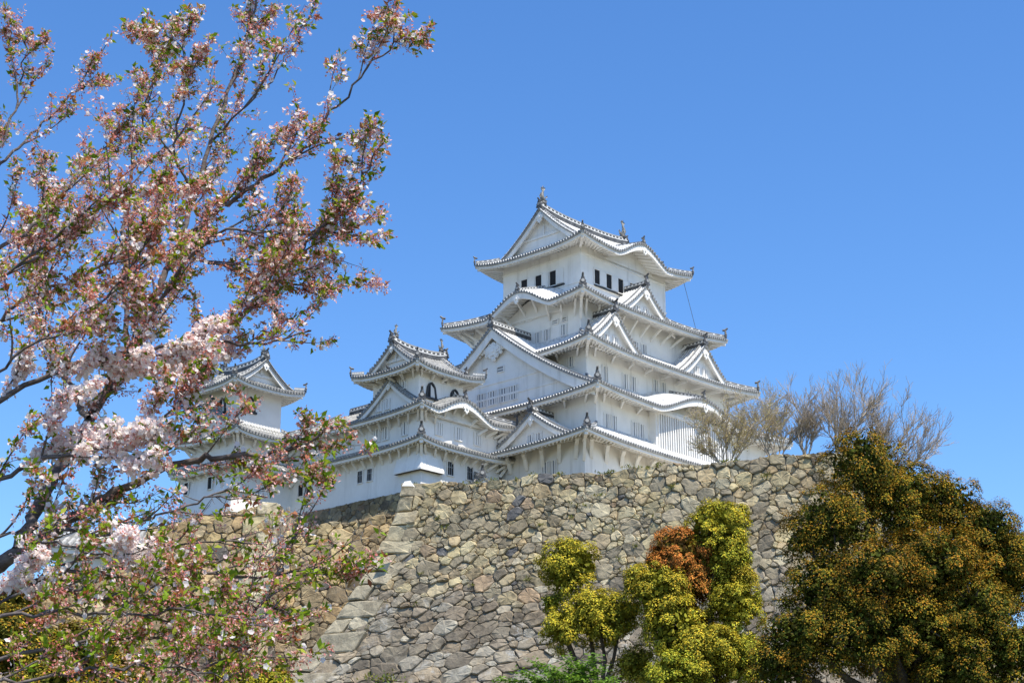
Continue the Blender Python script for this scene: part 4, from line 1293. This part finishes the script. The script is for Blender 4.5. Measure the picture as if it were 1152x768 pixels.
# bare trees on top of the wall
def bare_tree(label, px, py, Y, hpx, spread, seed, buds=None, nmain=7, lean=0.0, name='bare_tree', group=None):
    rr = random.Random(seed)
    s = Y * 1.05 / FPX
    h = hpx * s
    b0 = at(px, py, Y); base_pt = np.array([b0[0], b0[1], b0[2] - .6])
    root = empty(name, tuple(base_pt)); setp(root, label, 'tree', group)
    tb = MB(); tips = []; budp = []
    def grow(p, d, l, r, lvl):
        pts = [p]; n = 6
        dd = d.copy()
        for i in range(n):
            dd = dd + np.array([rr.gauss(0, .13), rr.gauss(0, .13), .045 + rr.gauss(0, .06)]); dd /= np.linalg.norm(dd)
            pts.append(pts[-1] + dd * l / n)
        tb.tube(pts, [max(.008, r * (1 - .7 * i / n)) for i in range(n + 1)], 'twig', 4 if lvl else 6, cap=False)
        if lvl >= 1:
            for q in pts[2:]: budp.append(q)
        if lvl >= 3: return
        for j in range((7, 7, 6)[lvl]):
            i = rr.randint(2, n)
            o = np.array([rr.gauss(0, 1), rr.gauss(0, 1), rr.gauss(0, .5)]); o *= .55 / np.linalg.norm(o)
            nd = dd * .5 + d * .5 + o; nd /= np.linalg.norm(nd)
            grow(pts[i], nd, l * rr.uniform(.38, .66), r * .5, lvl + 1)
    for j in range(nmain):
        a = (-1 + 2 * (j + .5) / nmain) * spread + lean + rr.gauss(0, .08)
        o = np.array([math.sin(a), rr.uniform(-.35, .35), math.cos(a)]); o /= np.linalg.norm(o)
        grow(base_pt + np.array([rr.uniform(-.15, .15), rr.uniform(-.15, .15), 0]), o, h * rr.uniform(.45, .62), .045 * h / 5 + .012, 0)
    tb.build('branches', root, True, off=base_pt)
    if buds:
        budp = budp[::5]; P = np.repeat(np.array(budp), 2, 0) + nr.normal(0, .10, (len(budp) * 2, 3)); n = len(P)
        L = nr.uniform(.05, .11, n)
        fast_mesh('buds', leaf_quads(P, rand_dirs(n), rand_dirs(n), L, L * .35), 4, 'leaf', pick(buds, n), root, off=base_pt)
TB = [(.52, .42, .17), (.58, .48, .22), (.44, .38, .17)]
bare_tree('budding shrub with yellowish twigs on the wall, in front of the lattice bay', 815, 520, 101, 90, .85, 3, TB, 6)
bare_tree('budding slender tree with yellowish twigs on the wall beside the lowest keep roof', 872, 514, 103, 98, .6, 4, TB, 6)
bare_tree('slim leafless tree on the wall between the budding trees and the large leafless tree', 905, 512, 102.5, 96, .5, 14, None, 5, .0)
bare_tree('large leafless tree spreading on the wall top behind the broad bronze evergreen', 940, 510, 102, 108, .75, 8, None, 7, .25)
bare_tree('thin leafless sapling at the far right end of the wall, behind the bronze evergreen', 985, 530, 103, 100, .55, 9, None, 7, .7)
bare_tree('small leafless sapling growing at the foot of the squared stone pier', 318, 618, 97, 58, .5, 12, None, 2, .1)

# weeds in the wall joints
def weeds(label, px, py, Y, w):
    p0 = at(px, py, Y); n = 90
    pos = p0 + nr.normal(0, 1, (n, 3)) * np.array([w, .08, .14])
    L = nr.uniform(.10, .24, n)
    o = fast_mesh('weed_tuft', leaf_quads(pos, norm(rand_dirs(n) + np.array([0, -1, .3])), norm(rand_dirs(n) * .7 + np.array([0, -.3, .8])), L, L * .25), 4, 'leaf', pick([(.12, .17, .03), (.18, .22, .04), (.22, .2, .05)], n), off=(0, 0, 0))
    setp(o, label, 'weed', kind='stuff')
weeds('tuft of green weeds growing low on the great wall by its left corner', 432, 764, 86.5, .5)

# weeds rooted in the joints and along the top of the great wall
wv = []; wc = []
wr = random.Random(9)
for _ in range(46):
    uu, vv = wr.uniform(1, WLEN - 6), (wr.uniform(.0, .1) if wr.random() < .3 else wr.uniform(1, 13.5))
    p0 = np.array(mp(uu, vv, .03)); n = wr.randint(14, 40); w = wr.uniform(.06, .22)
    pos = p0 + nr.normal(0, 1, (n, 3)) * np.array([w, .04, .05]); L = nr.uniform(.08, .24, n)
    wv.append(leaf_quads(pos, norm(rand_dirs(n) + np.array([0, -1, .3])), norm(rand_dirs(n) * .6 + np.array([0, -.4, .7])), L, L * .16)); wc.append(pick([(.12, .15, .03), (.2, .2, .05), (.28, .25, .10), (.16, .18, .04)], n))
setp(fast_mesh('wall_weeds', np.concatenate(wv), 4, 'leaf', np.concatenate(wc)), 'small dry weeds sprouting from the joints of the great stone wall', 'weeds', kind='stuff')

# ============================================================ the flowering cherry in the foreground
CH = np.array([-6.2, 11.5, 0.0])
cherry = empty('cherry_tree', tuple(CH)); setp(cherry, 'flowering cherry tree with pink blossom and young bronze leaves reaching in from the left', 'tree')
tb = MB()
def smooth_path(pts, k=5):
    P = [np.array(p, float) for p in pts]; out = []
    for i in range(len(P) - 1):
        p0, p1, p2, p3 = P[max(i - 1, 0)], P[i], P[i + 1], P[min(i + 2, len(P) - 1)]
        for j in range(k):
            t = j / k
            out.append(.5 * ((2 * p1) + (p2 - p0) * t + (2 * p0 - 5 * p1 + 4 * p2 - p3) * t * t + (3 * p1 - p0 - 3 * p2 + p3) * t ** 3))
    out.append(P[-1]); return out
LIMBS = [  # (points px, py, distance), radius at foot, radius at tip, twig length, twig count, flower share
    ([(-70, 735, 11.2), (-15, 650, 11.2), (25, 618, 11.1), (70, 590, 11.1), (118, 560, 11.0), (190, 525, 10.9), (250, 514, 10.8), (320, 508, 10.8), (385, 478, 10.7)], .065, .006, .34, 60, .25),
    ([(20, 620, 11.1), (45, 560, 11.2), (85, 500, 11.4), (125, 430, 11.5), (163, 375, 11.6), (180, 318, 11.6), (204, 275, 11.7), (224, 195, 11.8), (256, 105, 11.9), (283, 30, 12), (292, -30, 12)], .05, .006, .42, 95, .35),
    ([(188, 292, 11.6), (240, 240, 11.3), (295, 203, 11.1), (342, 168, 11.0), (372, 126, 10.9), (420, 70, 10.8), (458, 32, 10.7)], .022, .004, .34, 70, .4),
    ([(145, 400, 11.5), (140, 300, 11.9), (142, 230, 12.1), (152, 170, 12.3), (166, 115, 12.4), (178, 60, 12.5)], .022, .005, .40, 70, .4),
    ([(130, 425, 11.5), (220, 395, 11.0), (290, 340, 10.7), (330, 292, 10.6), (370, 250, 10.5), (405, 205, 10.5), (432, 158, 10.4)], .022, .004, .32, 75, .3),
    ([(-60, 250, 12.6), (-20, 205, 12.6), (22, 165, 12.6), (58, 130, 12.7), (92, 95, 12.7), (122, 44, 12.8)], .02, .003, .28, 22, .2),
    ([(-30, 200, 12.4), (0, 165, 12.4), (20, 105, 12.5), (26, 70, 12.5), (32, 32, 12.5)], .014, .004, .28, 24, .2),
    ([(-30, 470, 11.0), (60, 420, 10.9), (150, 398, 10.8), (230, 384, 10.7), (300, 386, 10.6), (350, 372, 10.6)], .022, .005, .32, 70, .45),
    ([(-40, 690, 10.6), (40, 650, 10.5), (150, 640, 10.4), (260, 648, 10.3), (345, 640, 10.2), (425, 640, 10.2)], .018, .004, .30, 70, .12),
    ([(180, 830, 10.0), (222, 760, 10.0), (268, 712, 10.1), (302, 668, 10.1), (326, 615, 10.2), (345, 575, 10.2)], .016, .004, .28, 48, .1),
    ([(-40, 750, 10.2), (50, 730, 10.1), (130, 715, 10.0), (220, 722, 10.0), (290, 735, 9.9)], .016, .004, .30, 52, .1),
    ([(-40, 300, 12.0), (30, 262, 12.0), (75, 215, 12.1), (115, 170, 12.2), (150, 130, 12.3)], .02, .004, .34, 40, .35),
    ([(100, 470, 11.3), (60, 400, 11.8), (40, 330, 12.1), (30, 270, 12.3), (60, 200, 12.5)], .024, .005, .40, 60, .4),
    ([(200, 285, 11.7), (262, 300, 11.3), (320, 318, 11.1), (380, 325, 11.0)], .014, .004, .32, 46, .2),
    ([(120, 440, 11.4), (185, 330, 11.0), (245, 262, 10.8), (300, 262, 10.7), (372, 262, 10.6), (432, 242, 10.6)], .016, .004, .30, 60, .3),
    ([(-30, 560, 10.8), (40, 520, 10.7), (110, 505, 10.6), (180, 470, 10.5), (225, 420, 10.5)], .02, .005, .32, 64, .6),
    ([(60, 595, 11.0), (120, 600, 10.7), (180, 580, 10.5), (240, 560, 10.4), (290, 565, 10.4)], .014, .004, .26, 36, .25),
    ([(215, 225, 11.8), (196, 165, 11.5), (208, 100, 11.4), (206, 60, 11.4), (172, 28, 11.4)], .012, .003, .28, 34, .4),
    ([(238, 160, 11.9), (285, 110, 11.6), (318, 70, 11.5), (340, 20, 11.5)], .010, .003, .28, 8, .4),
    ([(-40, 640, 10.4), (10, 600, 10.3), (60, 610, 10.2), (130, 625, 10.2), (175, 610, 10.2)], .012, .004, .24, 30, .6),
    ([(-40, 700, 9.9), (60, 688, 9.8), (150, 690, 9.7), (230, 688, 9.6), (300, 705, 9.6)], .013, .004, .30, 34, .12),
    ([(-40, 668, 10.6), (70, 662, 10.5), (160, 672, 10.4), (240, 668, 10.3), (330, 690, 10.2)], .013, .004, .30, 30, .12),
    ([(-30, 775, 9.6), (80, 757, 9.6), (170, 748, 9.5), (260, 765, 9.5)], .012, .004, .28, 44, .1),
    ([(-40, 715, 10.9), (60, 640, 10.9), (170, 620, 10.8), (240, 610, 10.7), (300, 615, 10.6)], .012, .004, .28, 24, .15),
    ([(-40, 330, 11.0), (20, 300, 10.9), (80, 250, 10.8), (130, 220, 10.7), (190, 215, 10.6)], .012, .004, .32, 44, .3),
    ([(-30, 440, 10.7), (40, 385, 10.6), (100, 350, 10.5), (150, 300, 10.4), (180, 250, 10.4)], .012, .004, .32, 44, .4),
    ([(-40, 400, 11.4), (10, 350, 11.3), (60, 320, 11.2), (110, 300, 11.2), (170, 240, 11.1)], .018, .004, .36, 60, .35),
]
root_pt = at(-70, 735, 11.2)
trunk_pts = smooth_path([CH + np.array([0, 0, -.3]), CH + np.array([.15, 0, 1.2]), CH * .35 + root_pt * .65, root_pt], 5)
tb.tube(trunk_pts, [.26 - .15 * i / (len(trunk_pts) - 1) for i in range(len(trunk_pts))], 'bark', 10)
FL = [np.array(at(*q)) for q in ((195, 400, 10.8), (225, 385, 10.7), (110, 470, 10.7), (150, 500, 10.6), (30, 440, 10.9), (20, 640, 10.4), (150, 620, 10.3), (70, 540, 10.8), (175, 440, 10.7), (120, 430, 10.9), (10, 380, 11.2))]
FR = [.30, .24, .34, .30, .30, .26, .20, .26, .28, .26, .3]
anchors = []      # (pos, dir, flowershare)
rr = random.Random(77)
def jit(s): return np.array([rr.gauss(0, s), rr.gauss(0, s), rr.gauss(0, s)])
def pxs(p):
    Z = p[2] - CAM_H; d = p[1] * CT + Z * ST
    return 576 + FPX * p[0] / d, 384 - FPX * (-p[1] * ST + Z * CT) / d
def add_twig(p, d, l, r, fs, lvl):
    x, y = pxs(p + d * l)
    if (x > 432 and y > 60) or (x > 395 and 60 < y < 120) or (330 < x < 420 and 330 < y < 450): return
    n = 4; pts = [p]; dd = d
    for i in range(n):
        dd = dd + jit(.16) + np.array([0, 0, .05]); dd = dd / np.linalg.norm(dd)
        pts.append(pts[-1] + dd * l / n)
    tb.tube(pts, [r * (1 - .7 * i / n) for i in range(n + 1)], 'bark', 4, cap=False)
    for i in range(1, n + 1):
        anchors.append((pts[i], dd, fs))
    if lvl < 1:
        for _ in range(rr.choice((0, 1, 1, 2))):
            i = rr.randint(1, n - 1)
            nd = dd * .7 + jit(.55); nd /= np.linalg.norm(nd)
            add_twig(pts[i], nd, l * rr.uniform(.4, .75), r * .6, fs, lvl + 1)
def shoot(p, d, l, r, fs):
    x, y = pxs(p + d * l)
    if (x > 435 and y > 50) or (x > 385 and 330 < y < 440) or (x > 400 and 60 < y < 115): return
    n = 8; pts = [p]; dd = d; spurs = []
    for i in range(n):
        dd = dd + jit(.07) + np.array([.01, 0, .035]); dd = dd / np.linalg.norm(dd)
        pts.append(pts[-1] + dd * l / n)
        spurs.append(dd)
    tb.tube(pts, [r * (1 - .75 * i / n) for i in range(n + 1)], 'bark', 5, cap=False)
    for i in range(2, n + 1):
        anchors.append((pts[i] + jit(.01), spurs[i - 1], fs))
        if rr.random() < .75:
            nd = spurs[i - 1] * .7 + jit(.5) + np.array([0, 0, .1]); nd /= np.linalg.norm(nd)
            add_twig(pts[i], nd, rr.uniform(.08, .26) * min(1.3, l / .45), .0028, fs, 1 if rr.random() < .75 else 0)
    for _ in range(3): anchors.append((pts[-1] + jit(.01), dd, fs))
for li, (pp, r0, r1, tl, nt, fs) in enumerate(LIMBS):
    path = smooth_path([at(x, y, Y) for x, y, Y in pp], 6)
    for p in path[1:-1]: p += jit(.012)
    m = len(path)
    tb.tube(path, [r0 + (r1 - r0) * (i / (m - 1)) ** .8 for i in range(m)], 'bark', 7 if r0 > .02 else 5, cap=False)
    if not np.allclose(path[0], root_pt) and (pp[0][0] < 0 or pp[0][1] > 768):     # joins the trunk outside the frame
        j = trunk_pts[-1 - (li % 6)]
        mid = path[0] * .5 + j * .5 + np.array([-.15, 0, .05])
        tb.tube(smooth_path([j, mid, path[0]], 4), r0 * 1.1, 'bark', 6, cap=False)
    nsh = max(4, int(nt * .21))
    for k in range(nsh):
        t = .08 + .90 * (k + rr.random()) / nsh; x = t * (m - 1); i = min(m - 2, int(x))
        p = path[i] + (path[i + 1] - path[i]) * (x - i)
        d = path[min(i + 1, m - 1)] - path[i]; d /= np.linalg.norm(d) + 1e-9
        side = np.cross(d, (0, -1, 0)) * (1 if k % 2 else -1) + np.array([0, rr.uniform(-.5, .5), 0])
        nd = d * rr.uniform(.9, 1.3) + side * rr.uniform(.25, .65) + np.array([.12, 0, .15]) + jit(.1); nd /= np.linalg.norm(nd)
        shoot(p, nd, tl * rr.uniform(1.0, 2.3) * (1.15 - .6 * t), max(.003, .0085 * (1.1 - .5 * t)), fs)
    for k in range(int(nt * .22)):
        t = rr.uniform(.2, 1.0); x = t * (m - 1); i = min(m - 2, int(x))
        p = path[i] + (path[i + 1] - path[i]) * (x - i)
        d = path[min(i + 1, m - 1)] - path[i]; d /= np.linalg.norm(d) + 1e-9
        nd = d * .6 + jit(.6); nd /= np.linalg.norm(nd)
        add_twig(p, nd, tl * rr.uniform(.3, .7), .0035, fs, 1)
    d = path[-1] - path[-2]; d /= np.linalg.norm(d)
    for k in range(6): anchors.append((path[-1 - k // 2], d, fs))
tb.build('branches', cherry, True, off=CH)
def px_of(P):
    X, Yv, Z = P[:, 0], P[:, 1], P[:, 2] - CAM_H
    d = Yv * CT + Z * ST
    return 576 + FPX * X / d, 384 - FPX * (-Yv * ST + Z * CT) / d
# the crown is open where the tree shows the keeps and the sky through it
_p = np.array([a[0] for a in anchors]); _x, _y = px_of(_p)
_keep = np.ones(len(anchors), bool)
for x0, y0, x1, y1, f in ((238, 398, 372, 450, .2), (150, 548, 440, 628, .28), (270, 628, 430, 768, .55), (330, 330, 470, 400, .5), (428, 440, 470, 540, .0), (130, 90, 190, 140, .3), (235, 60, 262, 110, .3), (300, 60, 400, 110, .4), (440, 90, 520, 600, 0.0), (330, 0, 400, 60, .3), (30, 130, 110, 175, .4), (0, 570, 90, 606, .4)):
    _in = (_x > x0) & (_x < x1) & (_y > y0) & (_y < y1)
    _keep &= ~(_in & (nr.random(len(anchors)) > f))
anchors = [a for a, kk in zip(anchors, _keep) if kk]
AP = np.array([a[0] for a in anchors]); AD = np.array([a[1] for a in anchors]); AF = np.array([a[2] for a in anchors])
for c, r in zip(FL, FR):
    dist = np.linalg.norm(AP - c, axis=1); AF = np.maximum(AF, np.where(dist < r * 1.25, .97 - .3 * dist / (r * 1.25), 0))
# young leaves: green ones and bronze ones, in small bunches pointing along the twig
nA = len(AP)
bunch = nr.random(nA) < (np.where(AP[:, 2] > at(0, 560, 11)[2], .5, .68) - .3 * (AF > .75))
B = np.where(bunch)[0]; k = 4
pos = np.repeat(AP[B], k, 0) + nr.normal(0, .012, (len(B) * k, 3)); dr = norm(np.repeat(AD[B], k, 0) * .7 + rand_dirs(len(B) * k) * .8)
n = len(pos); L = nr.uniform(.026, .068, n)
lowmask = np.repeat(AP[B][:, 2] < at(0, 610, 11)[2], k)
bron = np.repeat(nr.random(len(B)) < .14, k) & ~(lowmask & (nr.random(n) < .45))
col = np.where(bron[:, None], pick([(.40, .14, .08), (.46, .19, .10), (.34, .13, .07), (.42, .24, .10)], n), pick([(.19, .30, .02), (.26, .37, .03), (.12, .20, .015), (.32, .36, .04)], n))
lq = leaf_quads(pos, norm(rand_dirs(n) * .9 + np.array([0, 0, .6])), dr, L, L * .25, .06)
fast_mesh('leaves', lq, 4, 'leaf', col, cherry, off=CH)
# stalks and calyces left where petals have dropped: thin rosy strips
S = np.where(nr.random(nA) < np.where(AP[:, 2] > at(0, 500, 11)[2], .9, .55))[0]; k = 6
pos = np.repeat(AP[S], k, 0) + nr.normal(0, .008, (len(S) * k, 3)); n = len(pos)
dr = norm(rand_dirs(n) + np.array([0, 0, -.25])); L = nr.uniform(.025, .052, n)
st_ = leaf_quads(pos, rand_dirs(n), dr, L, np.full(n, .0026), 0)
tipp = pos + dr * L[:, None]
cal = leaf_quads(tipp - dr * .006, rand_dirs(n), dr, nr.uniform(.014, .024, n), nr.uniform(.0045, .008, n), 0)
cal2 = leaf_quads(tipp - dr * .006, rand_dirs(n), dr, nr.uniform(.014, .024, n), nr.uniform(.0045, .008, n), 0)
rose = pick([(.76, .31, .31), (.84, .48, .48), (.68, .22, .21), (.88, .62, .61)], n)
fast_mesh('flower_stalks', np.concatenate([st_, cal, cal2]), 4, 'leaf', np.concatenate([rose * np.array([.8, .8, .7, 1]), rose, rose]), cherry, off=CH)
# open flowers: five petals each
k = 4
pr = np.repeat(AF * .46, k); pr = np.where(np.repeat(AF, k) > .75, .95, pr)
sel = nr.random(nA * k) < pr
extra = np.repeat(AF > .75, k) & sel
idx = np.repeat(np.arange(nA), k)[sel]; ex2 = np.repeat(np.arange(nA), k)[extra]
idx = np.concatenate([idx, ex2, ex2])
n = len(idx)
fc = AP[idx] + rand_dirs(n) * nr.uniform(.02, .062, (n, 1)) + np.array([0, 0, -.008])
fn = norm(rand_dirs(n) + np.array([0, -.3, .1]))
t0 = norm(np.cross(fn, rand_dirs(n))); t1 = np.cross(fn, t0)
petals = []; pc = []
base_c = pick([(.95, .88, .86), (.96, .92, .90), (.95, .81, .80), (.96, .93, .91)], n, var=.05)
sz = nr.uniform(.016, .025, n); cup = nr.uniform(.1, .7, n)
for q in range(5):
    a = 2 * math.pi * q / 5 + nr.uniform(-.15, .15, n)
    d = norm(t0 * np.cos(a)[:, None] + t1 * np.sin(a)[:, None] + fn * cup[:, None])
    e = norm(np.cross(fn, d)); w = (sz * .48)[:, None]; s_ = sz[:, None]
    petals.append(np.stack([fc, fc + d * s_ * .6 + e * w, fc + d * s_, fc + d * s_ * .6 - e * w], 1)); pc.append(base_c * np.array([1, 1, 1, 1]))
fast_mesh('blossom', np.concatenate(petals), 4, 'petal', np.concatenate(pc), cherry, off=CH)
print('anchors', nA, 'flowers', n)
